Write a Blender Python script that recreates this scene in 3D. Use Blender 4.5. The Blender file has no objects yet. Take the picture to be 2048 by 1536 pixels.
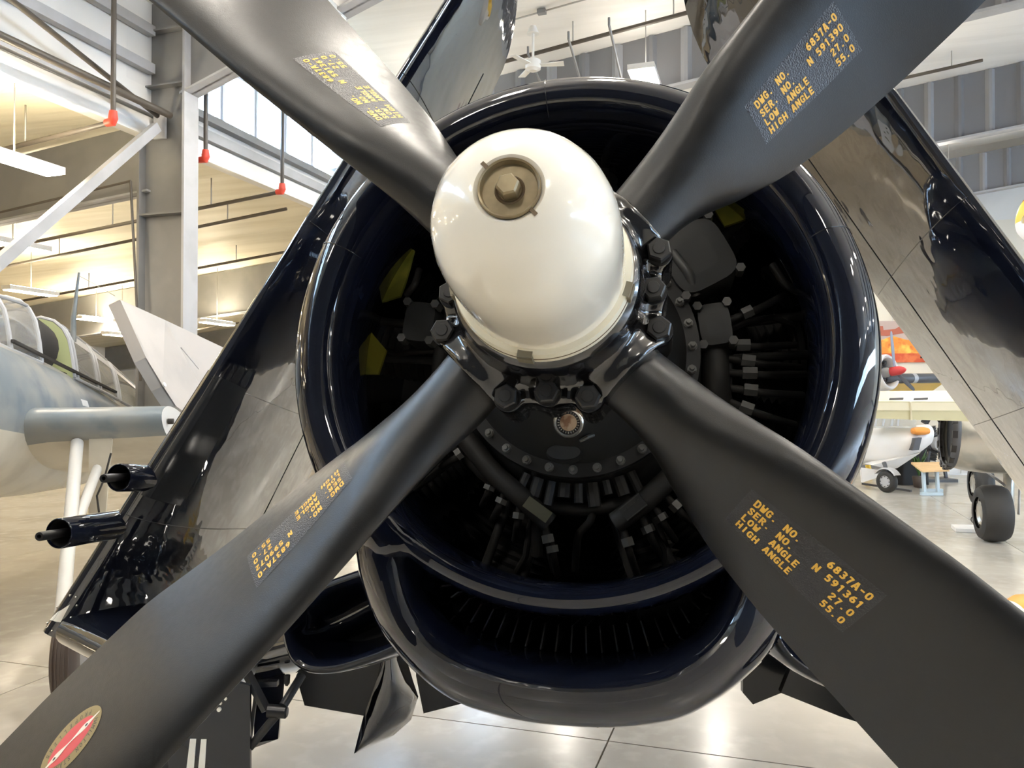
import bpy, bmesh, math, random
import numpy as np
from mathutils import Vector, Matrix

random.seed(7)
scene = bpy.context.scene
COL = scene.collection

# ------------------------------------------------------------------ camera
F, CX, CY = 1600.0, 1024.0, 768.0            # focal length in pixels of the 2048x1536 frame
CAM_H = 2.3
TILT = math.atan(22 / 1600)
cam_data = bpy.data.cameras.new('camera')
cam_data.lens = F / 2048 * 36
cam_data.sensor_width = 36
cam_data.clip_start = 0.05
cam_data.clip_end = 400
cam = bpy.data.objects.new('camera', cam_data)
cam.location = (0, 0, CAM_H)
cam.rotation_euler = (math.pi / 2 + TILT, 0, 0)
COL.objects.link(cam)
scene.camera = cam

# ------------------------------------------------------------------ world, exposure
world = bpy.data.worlds.new('overcast_daylight')
scene.world = world
world.use_nodes = True
bg = world.node_tree.nodes['Background']
bg.inputs['Color'].default_value = (0.58, 0.78, 1.0, 1)
bg.inputs['Strength'].default_value = 24.0
vs = scene.view_settings
vs.view_transform = 'Standard'
vs.look = 'None'
vs.gamma = 1.0
vs.use_curve_mapping = False
vs.exposure = 0.65
LAMP_MAIN = 60.0
LAMP_SIDE = 52.0
try:
    scene.cycles.use_denoising = True
    scene.cycles.max_bounces = 8
    scene.cycles.diffuse_bounces = 4
    scene.cycles.glossy_bounces = 4
    scene.cycles.transparent_max_bounces = 8
    scene.cycles.caustics_reflective = False
    scene.cycles.caustics_refractive = False
    scene.cycles.sample_clamp_indirect = 6.0
except Exception:
    pass

# ------------------------------------------------------------------ geometry helpers
def V(*a):
    return np.array(a, float)

def unit(v):
    v = np.asarray(v, float)
    return v / np.linalg.norm(v)

def camray(px, py):
    return np.array([(px - CX) / F, (py - CY) / F, 1.0])

def c2w(v):                                   # camera frame (right, down, forward) to world
    x, y, z = v
    return np.array([x, z * math.cos(TILT) + y * math.sin(TILT), CAM_H + z * math.sin(TILT) - y * math.cos(TILT)])

def at(px, py, depth):                        # the point seen at a pixel, at a given depth
    return c2w(camray(px, py) * depth)

def on_floor(px, py, z=0.0):
    r = c2w(camray(px, py)) - V(0, 0, CAM_H)
    return V(0, 0, CAM_H) + r * ((z - CAM_H) / r[2])

class MB:
    """collects geometry (world coordinates) for ONE mesh object"""
    def __init__(self):
        self.v, self.f, self.mi, self.sm = [], [], [], []
    def add(self, verts, faces, mi=0, smooth=True):
        b = len(self.v)
        self.v += [tuple(float(c) for c in p) for p in verts]
        for fc in faces:
            self.f.append(tuple(b + i for i in fc)); self.mi.append(mi); self.sm.append(smooth)
        return self
    def loft(self, rings, closed=True, caps=(False, False), mi=0, smooth=True, loop=False):
        n = len(rings[0]); m = len(rings)
        vs_ = [p for r in rings for p in r]
        fs = []
        for i in range(m if loop else m - 1):
            i2 = (i + 1) % m
            for j in range(n if closed else n - 1):
                j2 = (j + 1) % n
                fs.append((i * n + j, i * n + j2, i2 * n + j2, i2 * n + j))
        b = len(self.v)
        self.add(vs_, fs, mi, smooth)
        for k, c in enumerate(caps):
            if c:
                ring = rings[0] if k == 0 else rings[-1]
                self.add(ring, [tuple(range(n)) if k else tuple(reversed(range(n)))], mi, False)
        return self
    def tube(self, path, r, n=10, caps=(True, True), mi=0, smooth=True):
        path = [np.asarray(p, float) for p in path]
        rs = r if hasattr(r, '__len__') else [r] * len(path)
        t0 = unit(path[1] - path[0])
        up = V(0, 0, 1) if abs(t0[2]) < .9 else V(1, 0, 0)
        u = unit(np.cross(t0, up))
        rings = []
        for i, p in enumerate(path):
            if i == 0: t = path[1] - path[0]
            elif i == len(path) - 1: t = path[-1] - path[-2]
            else: t = unit(path[i + 1] - p) + unit(p - path[i - 1])
            t = unit(t)
            u = unit(u - t * (u @ t)); w = np.cross(t, u)
            rings.append([p + rs[i] * (math.cos(a) * u + math.sin(a) * w) for a in np.linspace(0, 2 * math.pi, n, endpoint=False)])
        return self.loft(rings, True, caps, mi, smooth)
    def turn(self, c, ax, prof, n=32, mi=0, caps=(False, False)):   # surface of revolution: (distance along ax, radius)
        c, ax = np.asarray(c, float), unit(ax)
        up = V(0, 0, 1) if abs(ax[2]) < .9 else V(1, 0, 0)
        u = unit(np.cross(ax, up)); w = np.cross(ax, u)
        return self.loft([[c + ax * d + R * (math.cos(a) * u + math.sin(a) * w) for a in np.linspace(0, 2 * math.pi, n, endpoint=False)] for d, R in prof], True, caps, mi)
    def box(self, c, ax, ay, az, mi=0):       # centre and three half-axis vectors
        c, ax, ay, az = [np.asarray(q, float) for q in (c, ax, ay, az)]
        p = [c + i * ax + j * ay + k * az for k in (-1, 1) for j in (-1, 1) for i in (-1, 1)]
        fs = [(0, 2, 3, 1), (4, 5, 7, 6), (0, 1, 5, 4), (2, 6, 7, 3), (0, 4, 6, 2), (1, 3, 7, 5)]
        return self.add(p, fs, mi, False)
    def beam(self, p, q, w, h, side=None, mi=0):   # rectangular bar from p to q; w across, h along "up"
        p, q = np.asarray(p, float), np.asarray(q, float)
        t = unit(q - p)
        up = V(0, 0, 1) if side is None else np.asarray(side, float)
        if abs(t @ unit(up)) > .97: up = V(1, 0, 0)
        s = unit(np.cross(t, up)); u = np.cross(s, t)
        return self.box((p + q) / 2, (q - p) / 2, s * w / 2, u * h / 2, mi)
    def prism(self, poly, off, mi=0, smooth=False):   # polygon extruded by the vector off
        poly = [np.asarray(p, float) for p in poly]; n = len(poly)
        top = [p + off for p in poly]
        fs = [tuple(reversed(range(n))), tuple(range(n, 2 * n))]
        fs += [(i, (i + 1) % n, n + (i + 1) % n, n + i) for i in range(n)]
        return self.add(poly + top, fs, mi, smooth)
    def build(self, name, mats, parent=None, **props):
        org = np.array(parent['_w'][:]) if parent is not None else V(0, 0, 0)
        vv = np.array(self.v)
        base = V(0, 0, 0)
        if parent is None:
            base = V((vv[:, 0].min() + vv[:, 0].max()) / 2, (vv[:, 1].min() + vv[:, 1].max()) / 2, vv[:, 2].min())
        me = bpy.data.meshes.new(name)
        me.from_pydata([tuple(p) for p in (vv - org - base)], [], self.f)
        for m in (mats if isinstance(mats, (list, tuple)) else [mats]):
            me.materials.append(m)
        me.polygons.foreach_set('material_index', self.mi)
        me.polygons.foreach_set('use_smooth', self.sm)
        bm = bmesh.new(); bm.from_mesh(me)
        bmesh.ops.remove_doubles(bm, verts=bm.verts, dist=1e-5)
        bmesh.ops.recalc_face_normals(bm, faces=bm.faces)
        for e in bm.edges:
            if len(e.link_faces) == 2 and e.calc_face_angle(0) > math.radians(40): e.smooth = False
        bm.to_mesh(me); bm.free()
        o = bpy.data.objects.new(name, me)
        COL.objects.link(o)
        if parent is not None: o.parent = parent
        else: o.location = base
        o['_w'] = tuple(org if parent is not None else base)
        for k, v in props.items(): o[k] = v
        return o

def thing(name, loc, label, cat, group=None, **props):
    o = bpy.data.objects.new(name, None)
    o.empty_display_size = .2
    o.location = tuple(float(c) for c in loc)
    o['_w'] = tuple(float(c) for c in loc)
    o['label'] = label; o['category'] = cat
    if group: o['group'] = group
    for k, v in props.items(): o[k] = v
    COL.objects.link(o)
    return o

def copy_tree(o, delta, label=None, parent=None):
    c = o.copy(); COL.objects.link(c)
    if parent is not None: c.parent = parent
    else: c.location = tuple(np.array(o.location) + delta)
    if label: c['label'] = label
    for ch in [k for k in bpy.data.objects if k.parent == o]:
        copy_tree(ch, None, None, c)
    return c

def part_copy(o, parent, matrix):
    c = o.copy(); c.parent = parent; COL.objects.link(c); c.matrix_local = matrix
    return c

# ------------------------------------------------------------------ materials
def mat(name, color, rough=.5, metal=0., spec=.5, coat=0., bump=None, rmap=None, cmap=None, emit=None):
    """bump=(scale, strength, distance, stretch); cmap=[(scale, colour2, low, high, stretch)] patches of a second colour"""
    m = bpy.data.materials.new(name); m.use_nodes = True
    nt = m.node_tree; b = nt.nodes['Principled BSDF']; L = nt.links
    b.inputs['Base Color'].default_value = (*color, 1)
    b.inputs['Roughness'].default_value = rough
    b.inputs['Metallic'].default_value = metal
    b.inputs['Specular IOR Level'].default_value = spec
    b.inputs['Coat Weight'].default_value = coat
    b.inputs['Coat Roughness'].default_value = .03
    tc = nt.nodes.new('ShaderNodeTexCoord')
    def noise(scale, stretch=(1, 1, 1), detail=3):
        mp = nt.nodes.new('ShaderNodeMapping'); mp.inputs['Scale'].default_value = stretch
        L.new(tc.outputs['Object'], mp.inputs['Vector'])
        n = nt.nodes.new('ShaderNodeTexNoise'); n.inputs['Scale'].default_value = scale; n.inputs['Detail'].default_value = detail
        L.new(mp.outputs[0], n.inputs['Vector'])
        return n
    if cmap:
        prev = None
        for (scale, c2, lo, hi, st) in cmap:
            n = noise(scale, st)
            r = nt.nodes.new('ShaderNodeMapRange'); r.inputs['From Min'].default_value = lo; r.inputs['From Max'].default_value = hi
            L.new(n.outputs['Fac'], r.inputs['Value'])
            mx = nt.nodes.new('ShaderNodeMix'); mx.data_type = 'RGBA'
            L.new(r.outputs[0], mx.inputs['Factor'])
            if prev is None: mx.inputs[6].default_value = (*color, 1)
            else: L.new(prev.outputs[2], mx.inputs[6])
            mx.inputs[7].default_value = (*c2, 1)
            prev = mx
        L.new(prev.outputs[2], b.inputs['Base Color'])
    if rmap:
        scale, lo, hi = rmap
        n = noise(scale)
        r = nt.nodes.new('ShaderNodeMapRange'); r.inputs['From Min'].default_value = .35; r.inputs['From Max'].default_value = .65
        r.inputs['To Min'].default_value = lo; r.inputs['To Max'].default_value = hi
        L.new(n.outputs['Fac'], r.inputs['Value']); L.new(r.outputs[0], b.inputs['Roughness'])
    if bump:
        scale, strength, dist, st = bump
        n = noise(scale, st, 2)
        bp = nt.nodes.new('ShaderNodeBump'); bp.inputs['Strength'].default_value = strength; bp.inputs['Distance'].default_value = dist
        L.new(n.outputs['Fac'], bp.inputs['Height']); L.new(bp.outputs[0], b.inputs['Normal'])
        if coat: L.new(bp.outputs[0], b.inputs['Coat Normal'])
    if emit:
        b.inputs['Emission Color'].default_value = (*emit[0], 1); b.inputs['Emission Strength'].default_value = emit[1]
    return m

def glass_mat(name, tint, clear):
    m = bpy.data.materials.new(name); m.use_nodes = True
    nt = m.node_tree; nt.nodes.clear()
    out = nt.nodes.new('ShaderNodeOutputMaterial')
    tr = nt.nodes.new('ShaderNodeBsdfTransparent'); tr.inputs['Color'].default_value = (*tint, 1)
    gl = nt.nodes.new('ShaderNodeBsdfGlossy'); gl.inputs['Roughness'].default_value = .04
    mx = nt.nodes.new('ShaderNodeMixShader'); mx.inputs[0].default_value = 1 - clear
    nt.links.new(tr.outputs[0], mx.inputs[1]); nt.links.new(gl.outputs[0], mx.inputs[2]); nt.links.new(mx.outputs[0], out.inputs[0])
    return m

ONE = (1, 1, 1)
M = {}
M['concrete'] = mat('polished_concrete', (.52, .487, .43), .19, spec=.5,
                    cmap=[(.9, (.445, .413, .362), .42, .62, ONE), (5., (.565, .533, .473), .5, .75, ONE)], bump=(2.5, .04, .01, ONE))
M['joint'] = mat('joint_filler', (.10, .09, .08), .8)
M['ceiling_main'] = mat('white_roof_insulation', (.82, .79, .74), .6, cmap=[(1.2, (.77, .74, .69), .45, .6, (.2, 3, 1))], bump=(3., .2, .03, (.3, 3, 1)))
M['ceiling_side'] = mat('cream_roof_insulation', (.84, .775, .61), .5, cmap=[(1.0, (.74, .67, .50), .42, .62, (.25, 2.5, 1))], bump=(2., .35, .05, (.3, 2.5, 1)))
M['wall_white'] = mat('white_wall_panel', (.78, .76, .72), .6, cmap=[(.5, (.72, .70, .67), .45, .6, ONE)])
M['wall_cream'] = mat('cream_wall_panel', (.80, .74, .62), .6)
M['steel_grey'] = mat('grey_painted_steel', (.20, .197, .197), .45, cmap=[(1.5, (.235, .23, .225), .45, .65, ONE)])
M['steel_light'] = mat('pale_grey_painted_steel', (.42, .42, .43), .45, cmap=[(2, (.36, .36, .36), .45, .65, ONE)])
M['corrugated'] = mat('grey_corrugated_sheet', (.17, .17, .18), .5)
M['corrugated_rib'] = mat('pale_corrugated_rib', (.27, .27, .28), .5)
M['pipe_dark'] = mat('dark_sprinkler_pipe', (.075, .062, .05), .45)
M['red_fitting'] = mat('red_pipe_coupling', (.62, .06, .03), .4)
M['white_paint'] = mat('white_gloss_paint', (.80, .79, .76), .3, coat=.3)
M['wire'] = mat('grey_wire', (.4, .38, .35), .5)
M['tube_light'] = mat('lit_diffuser', (.9, .9, .9), .5, emit=((1., .93, .82), LAMP_MAIN))
M['tube_light_side'] = mat('lit_side_diffuser', (.9, .9, .9), .5, emit=((1., .86, .66), LAMP_SIDE))
M['window_frame'] = mat('window_frame_grey', (.60, .61, .66), .4)
M['window_glass'] = glass_mat('clear_window_glass', (.93, .96, 1.), .92)

M['navy'] = mat('glossy_sea_blue', (.0045, .0062, .0135), .035, spec=.40, coat=.10, bump=(9., .22, .006, ONE))
M['navy_wing'] = mat('glossy_sea_blue_wing', (.0045, .0058, .011), .03, spec=1., coat=1., bump=(4.5, .42, .014, (1, 1, .6)))
M['navy_matte'] = mat('satin_sea_blue_tape', (.012, .014, .018), .22, spec=.5)
M['gun_black'] = mat('gun_barrel_black', (.02, .02, .022), .3, metal=.4)
M['blade'] = mat('matt_black_blade', (.0065, .0065, .0068), .38, spec=.46, rmap=(60., .35, .41), bump=(420., .10, .002, ONE))
M['decal'] = mat('gloss_decal_film', (.012, .012, .016), .33, spec=.5, bump=(330., .5, .004, ONE))
M['yellow_print'] = mat('yellow_stencil_paint', (.78, .45, .06), .5)
M['badge_gold'] = mat('old_gold_print', (.26, .20, .09), .45)
M['badge_red'] = mat('red_print', (.55, .07, .08), .45)
M['badge_white'] = mat('cream_print', (.80, .72, .62), .45)
M['badge_dark'] = mat('dark_print', (.05, .045, .04), .5)
M['dome'] = mat('cream_white_enamel', (.84, .80, .70), .16, coat=.8, rmap=(9., .14, .20))
M['dome_ring'] = mat('cream_enamel_ring', (.76, .72, .58), .25)
M['plug'] = mat('tarnished_brass', (.27, .215, .125), .45, metal=.35, cmap=[(22., (.19, .145, .08), .45, .65, ONE)], bump=(60., .15, .002, ONE))
M['plug_dark'] = mat('dark_brown_brass', (.12, .085, .05), .5, metal=.3)  # darker brown brass for wire, washer and notches
M['clip'] = mat('dull_cad_plate', (.20, .18, .13), .45, metal=.3)
M['hub'] = mat('gloss_black_hub', (.006, .006, .007), .16, spec=.55, coat=.5, bump=(14., .12, .006, ONE))
M['bolt'] = mat('satin_black_bolt', (.018, .018, .0185), .42, spec=.35)
M['gearcase'] = mat('dark_grey_engine_paint', (.020, .0207, .0213), .42, spec=.35, cmap=[(6., (.015, .0155, .016), .4, .6, ONE)], bump=(9., .15, .01, ONE))
M['engine'] = mat('engine_black', (.032, .032, .032), .55, spec=.4, cmap=[(8., (.048, .047, .044), .45, .6, ONE)])
M['engine_metal'] = mat('dull_fitting_metal', (.065, .065, .063), .42, metal=.2, spec=.5)
M['nut_grey'] = mat('grey_nut_metal', (.15, .15, .143), .4, metal=.3, spec=.4)
M['lead'] = mat('ignition_lead_grey', (.021, .0203, .0196), .55, spec=.3)
M['plate_face'] = mat('dim_plate_face', (.09, .088, .055), .5)
M['chromate'] = mat('green_yellow_primer', (.26, .24, .03), .6, spec=.2, cmap=[(9., (.16, .15, .02), .45, .6, ONE)])
M['emblem'] = mat('worn_emblem_face', (.42, .30, .20), .4, cmap=[(55., (.20, .10, .05), .45, .6, ONE)])
M['chrome'] = mat('bright_ring', (.55, .54, .50), .25, metal=.9)
M['rubber'] = mat('black_tyre_rubber', (.022, .021, .020), .65, bump=(40., .2, .004, ONE))
M['dark_void'] = mat('unlit_duct_black', (.004, .004, .004), .7)  # near-black stands in for the shade deep inside ducts and gun bores
M['vane'] = mat('vane_edge_metal', (.14, .14, .14), .4, spec=.6)
M['door_dark'] = mat('added_dark_door', (.05, .053, .06), .6)
M['wall_grey'] = mat('grey_back_wall', (.12, .12, .125), .6)
M['added_uplight'] = mat('added_uplight_glow', (.9, .9, .9), .5, emit=((1., .93, .82), 42.0))  # upward glow added to the lamps to brighten the roofs
M['added_uplight_dim'] = mat('added_uplight_glow_dim', (.9, .9, .9), .5, emit=((1., .93, .82), 12.0))
M['added_uplight_side'] = mat('added_uplight_glow_side', (.9, .9, .9), .5, emit=((1., .87, .63), 85.0))
M['white_stripe'] = mat('white_marking', (.76, .74, .66), .5)
# ================================================================== HANGAR SHELL
YAW = math.radians(17.5)
HA = V(math.sin(YAW), math.cos(YAW), 0)       # along the hall
HR = V(math.cos(YAW), -math.sin(YAW), 0)      # across the hall, to the right
UP = V(0, 0, 1)
def hg(o, D, Z): return HR * o + HA * D + UP * Z
O_COL = -8.5                                  # column line between hall and side aisle
O_OUT = -27.0                                 # outer wall of the aisle
O_RIGHT = 26.0
D_END, D_BACK = 27.5, -7.5
RIDGE = 9.0
def roof_z(o): return 8.0 + .13 * (o - O_COL) if o <= RIDGE else 8.0 + .13 * (RIDGE - O_COL) - .13 * (o - RIDGE)
def aisle_z(o): return 6.3 + .105 * (o - O_COL)
D_AISLE = 40.0                                # the aisle runs on beyond the hall's end wall

def slab_quad(p, th, name, m, **props):
    mb = MB(); n = unit(np.cross(p[1] - p[0], p[3] - p[0])); mb.prism(p, n * th)
    return mb.build(name, m, None, kind='structure', **props)

# floor: one base and cast slabs with open joints
fl = MB(); fl.prism([hg(O_OUT, D_BACK, -.02), hg(O_RIGHT, D_BACK, -.02), hg(O_RIGHT, D_AISLE, -.02), hg(O_OUT, D_AISLE, -.02)], V(0, 0, -.2))
floor = fl.build('floor', M['joint'], None, kind='structure')
J = on_floor(1216, 1482)                      # where two saw cuts cross in front of the aircraft
jo, jd = float(J @ HR), float(J @ HA)
SL = 4.6
os_ = sorted({max(O_OUT, min(O_RIGHT, jo + k * SL)) for k in range(-8, 9)})
ds_ = sorted({max(D_BACK, min(D_AISLE, jd + k * SL)) for k in range(-8, 9)})
for i in range(len(os_) - 1):
    for k in range(len(ds_) - 1):
        g = .006
        a, b, c, d = os_[i] + g, os_[i + 1] - g, ds_[k] + g, ds_[k + 1] - g
        mb = MB(); mb.prism([hg(a, c, -.02), hg(b, c, -.02), hg(b, d, -.02), hg(a, d, -.02)], V(0, 0, .02))
        mb.build('concrete_slab', M['concrete'], floor)

# roofs
mb = MB()
for o0, o1 in ((O_COL, RIDGE), (RIDGE, O_RIGHT)):
    mb.prism([hg(o0, D_BACK, roof_z(o0)), hg(o1, D_BACK, roof_z(o1)), hg(o1, D_END, roof_z(o1)), hg(o0, D_END, roof_z(o0))], UP * .25)
mb.build('ceiling', M['ceiling_main'], None, kind='structure')
mb = MB(); mb.prism([hg(O_OUT, D_BACK, aisle_z(O_OUT)), hg(O_COL - .1, D_BACK, aisle_z(O_COL)), hg(O_COL - .1, D_AISLE, aisle_z(O_COL)), hg(O_OUT, D_AISLE, aisle_z(O_OUT))], UP * .2)
mb.build('ceiling_aisle', M['ceiling_side'], None, kind='structure')

# outer walls
def wall(name, p, q, z0, z1, m, th=.25, out=None):
    mb = MB(); mb.prism([p + UP * z0, q + UP * z0, q + UP * z1, p + UP * z1], out * th)
    return mb.build(name, m, None, kind='structure')
wall('wall_aisle_end', hg(O_OUT, D_AISLE, 0), hg(O_COL, D_AISLE, 0), 0, 6.6, M['wall_cream'], out=HA)
wall('wall_aisle_side', hg(O_COL, D_END + .3, 0), hg(O_COL, D_AISLE, 0), 0, 6.6, M['wall_white'], out=HR)
wl_ = wall('wall_left', hg(O_OUT, D_BACK, 0), hg(O_OUT, D_AISLE, 0), 0, 6.0, M['wall_cream'], out=-HR)
wall('wall_back', hg(O_OUT, D_BACK, 0), hg(O_RIGHT, D_BACK, 0), 0, 10.6, M['wall_grey'], out=-HA)  # unseen wall, kept near and dark to cut light from behind
for i in range(5):                            # unseen dark doors added to the back wall to cut light from behind
    o0 = -6.5 + i * 6.2
    mb = MB(); mb.prism([hg(o0, D_BACK + .12, .02), hg(o0 + 6.1, D_BACK + .12, .02), hg(o0 + 6.1, D_BACK + .12, 7.2), hg(o0, D_BACK + .12, 7.2)], -HA * .1)
    mb.build('door_%d' % (i + 1), M['door_dark'], None, kind='structure')
wr = MB()
# right wall with a band of windows left open between sill and head
wr.prism([hg(O_RIGHT, D_BACK, 0), hg(O_RIGHT, D_END, 0), hg(O_RIGHT, D_END, 4.2), hg(O_RIGHT, D_BACK, 4.2)], HR * .25)
wr.prism([hg(O_RIGHT, D_BACK, 6.0), hg(O_RIGHT, D_END, 6.0), hg(O_RIGHT, D_END, 8.6), hg(O_RIGHT, D_BACK, 8.6)], HR * .25)
wr.build('wall_right', M['wall_white'], None, kind='structure')
fw = wall('wall_front', hg(O_COL, D_END, 0), hg(O_RIGHT, D_END, 0), 0, 10.6, M['wall_white'], out=HA)
# wall panels of the end wall, joints left open between them
for i in range(14):
    for z0, z1 in ((.25, 3.4), (3.43, 5.5), (5.53, 7.6)):
        o0 = -8.4 + i * 2.45
        mb = MB(); mb.prism([hg(o0, D_END - .03, z0), hg(o0 + 2.42, D_END - .03, z0), hg(o0 + 2.42, D_END - .03, z1), hg(o0, D_END - .03, z1)], HA * .028)
        mb.build('wall_panel', M['wall_cream'], fw)
mb = MB(); mb.prism([hg(O_COL, D_END - .06, 0), hg(O_RIGHT, D_END - .06, 0), hg(O_RIGHT, D_END - .06, .22), hg(O_COL, D_END - .06, .22)], HA * .05)
mb.build('baseboard_front', M['steel_grey'], None, kind='structure')

# the clerestory above the aisle roof: sill wall, head wall, windows with frames and panes
Z_SILL, Z_HEAD = 6.75, 7.75
mb = MB()
mb.prism([hg(O_COL, D_BACK, 6.05), hg(O_COL, D_END, 6.05), hg(O_COL, D_END, Z_SILL), hg(O_COL, D_BACK, Z_SILL)], -HR * .18)
mb.prism([hg(O_COL, D_BACK, Z_HEAD), hg(O_COL, D_END, Z_HEAD), hg(O_COL, D_END, 8.4), hg(O_COL, D_BACK, 8.4)], -HR * .18)
mb.prism([hg(O_COL, 6.2, Z_SILL), hg(O_COL, 9.0, Z_SILL), hg(O_COL, 9.0, Z_HEAD), hg(O_COL, 6.2, Z_HEAD)], -HR * .18)  # one blank bay beside the column
mb.build('wall_clerestory', M['wall_white'], None, kind='structure')
mb = MB(); mb.prism([hg(O_COL + .02, D_BACK, 6.02), hg(O_COL + .02, D_END, 6.02), hg(O_COL + .02, D_END, 6.3), hg(O_COL + .02, D_BACK, 6.3)], HR * .05)
mb.build('trim_1', M['white_paint'], None, kind='structure')     # white eave fascia
mb = MB(); mb.beam(hg(O_COL + .06, D_BACK, 6.42), hg(O_COL + .06, D_END, 6.42), .12, .16)
mb.build('trim_2', M['steel_light'], None, kind='structure')     # eave girt
mb = MB(); mb.beam(hg(O_COL + .07, 9.8, Z_SILL - .06), hg(O_COL + .07, D_END, Z_SILL - .06), .16, .12)
mb.build('trim_3', M['steel_grey'], None, kind='structure')      # sill girt
nw = 0
for bay in (10.2, 15.9, 21.5, .6, -5.1):
    for k in range(6):
        d0 = bay + k * .92; d1 = d0 + .86
        nw += 1
        mb = MB(); X = -HR * .05
        for (p, q) in ((hg(O_COL - .05, d0, Z_SILL), hg(O_COL - .05, d0, Z_HEAD)), (hg(O_COL - .05, d1, Z_SILL), hg(O_COL - .05, d1, Z_HEAD)),
                       (hg(O_COL - .05, d0, Z_SILL + .03), hg(O_COL - .05, d1, Z_SILL + .03)), (hg(O_COL - .05, d0, Z_HEAD - .03), hg(O_COL - .05, d1, Z_HEAD - .03))):
            mb.beam(p, q, .10, .08)
        w = mb.build('window_%d' % nw, M['window_frame'], None, kind='structure')
        mb = MB(); mb.prism([hg(O_COL - .06, d0, Z_SILL), hg(O_COL - .06, d1, Z_SILL), hg(O_COL - .06, d1, Z_HEAD), hg(O_COL - .06, d0, Z_HEAD)], -HR * .01)
        mb.build('pane', M['window_glass'], w)
    # blank piece between the window groups
    mb = MB(); mb.prism([hg(O_COL, bay + 5.5, Z_SILL), hg(O_COL, bay + 5.72, Z_SILL), hg(O_COL, bay + 5.72, Z_HEAD), hg(O_COL, bay + 5.5, Z_HEAD)], -HR * .15)
    mb.build('trim_%d' % (14 + int(bay / 5)), M['wall_white'], None, kind='structure')
mb = MB(); mb.prism([hg(O_COL, 9.0, Z_SILL), hg(O_COL, 10.1, Z_SILL), hg(O_COL, 10.1, Z_HEAD), hg(O_COL, 9.0, Z_HEAD)], -HR * .15)
mb.build('trim_9', M['wall_white'], None, kind='structure')
# right-hand windows: mullions and panes
for k in range(11):
    d0 = D_BACK + k * 3.1
    nw += 1
    mb = MB(); mb.beam(hg(O_RIGHT + .1, d0, 4.2), hg(O_RIGHT + .1, d0, 6.0), .12, .12); mb.beam(hg(O_RIGHT + .1, d0, 5.1), hg(O_RIGHT + .1, d0 + 3.1, 5.1), .06, .06)
    w = mb.build('window_%d' % nw, M['window_frame'], None, kind='structure')
    mb = MB(); mb.prism([hg(O_RIGHT + .12, d0, 4.2), hg(O_RIGHT + .12, d0 + 3.1, 4.2), hg(O_RIGHT + .12, d0 + 3.1, 6.0), hg(O_RIGHT + .12, d0, 6.0)], HR * .012)
    mb.build('pane', M['window_glass'], w)

# steel columns (built-up I section) on the column line; labels single out the one in view
def column(D, label, zt=8.2):
    t = thing('steel_column', hg(O_COL + .25, D, 0), label, 'column', 'steel columns along the clerestory', kind='structure')
    w, dp = .78, .30
    c = hg(O_COL + .28, D, 0)
    mb = MB(); mb.box(c + UP * zt / 2, HR * w / 2, HA * .02, UP * zt / 2); mb.build('web', M['steel_grey'], t)
    for s in (-1, 1):
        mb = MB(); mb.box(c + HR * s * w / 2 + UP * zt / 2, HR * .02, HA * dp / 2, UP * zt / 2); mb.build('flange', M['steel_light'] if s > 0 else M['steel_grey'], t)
    for z in (4.9, 6.75, 7.55):
        mb = MB(); mb.box(c + UP * z, HR * w / 2, HA * dp / 2 * .95, UP * .012); mb.build('stiffener_plate', M['steel_grey'], t)
    mb = MB(); mb.box(c - HR * .05 - HA * .1 + UP * 6.15, HR * .10, HA * .02, UP * .17); mb.build('gusset_plate', M['steel_light'], t)
    return t
DCOL = [9.5 + 9.0 * k for k in range(-3, 4)]
for i, D in enumerate(DCOL):
    if D > 0 and D < 27.2:
        column(D, {3: 'tall grey steel column beside the bright clerestory windows, with brace bolted to it', 4: 'second grey steel column, mostly behind the folded wing', 5: 'farthest grey steel column near the end wall'}.get(i, 'grey steel column nearest the camera, outside the view'))

# main roof: haunched rafter at the visible column, corrugated draft curtains further on
def rafter(D, name, label):
    t = thing(name, hg(0, D, roof_z(0)), label, 'roof beam', kind='structure')
    oa = O_COL + .6
    prof = [(oa, 1.5), (oa + 3.2, .85), (RIDGE, .6), (O_RIGHT, 1.2)]
    mb = MB()
    lo = [hg(o, D - .02, roof_z(o) - h) for o, h in prof]; hi = [hg(o, D - .02, roof_z(o) - .02) for o, h in prof]
    for k in range(3): mb.prism([lo[k], lo[k + 1], hi[k + 1], hi[k]], HA * .04)
    mb.build('web', M['steel_grey'], t)
    mb = MB()
    for k in range(3): mb.prism([lo[k] - HA * .13, lo[k + 1] - HA * .13, lo[k + 1] + HA * .17, lo[k] + HA * .17], UP * .03)
    mb.build('bottom_flange', M['steel_light'], t)
for i, D in enumerate(DCOL):
    if D > 3 and D < 11:
        rafter(D, 'roof_beam', ['grey haunched roof beam high at the top left'][0] if D > 9 else 'grey haunched roof beam above the camera')

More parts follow.
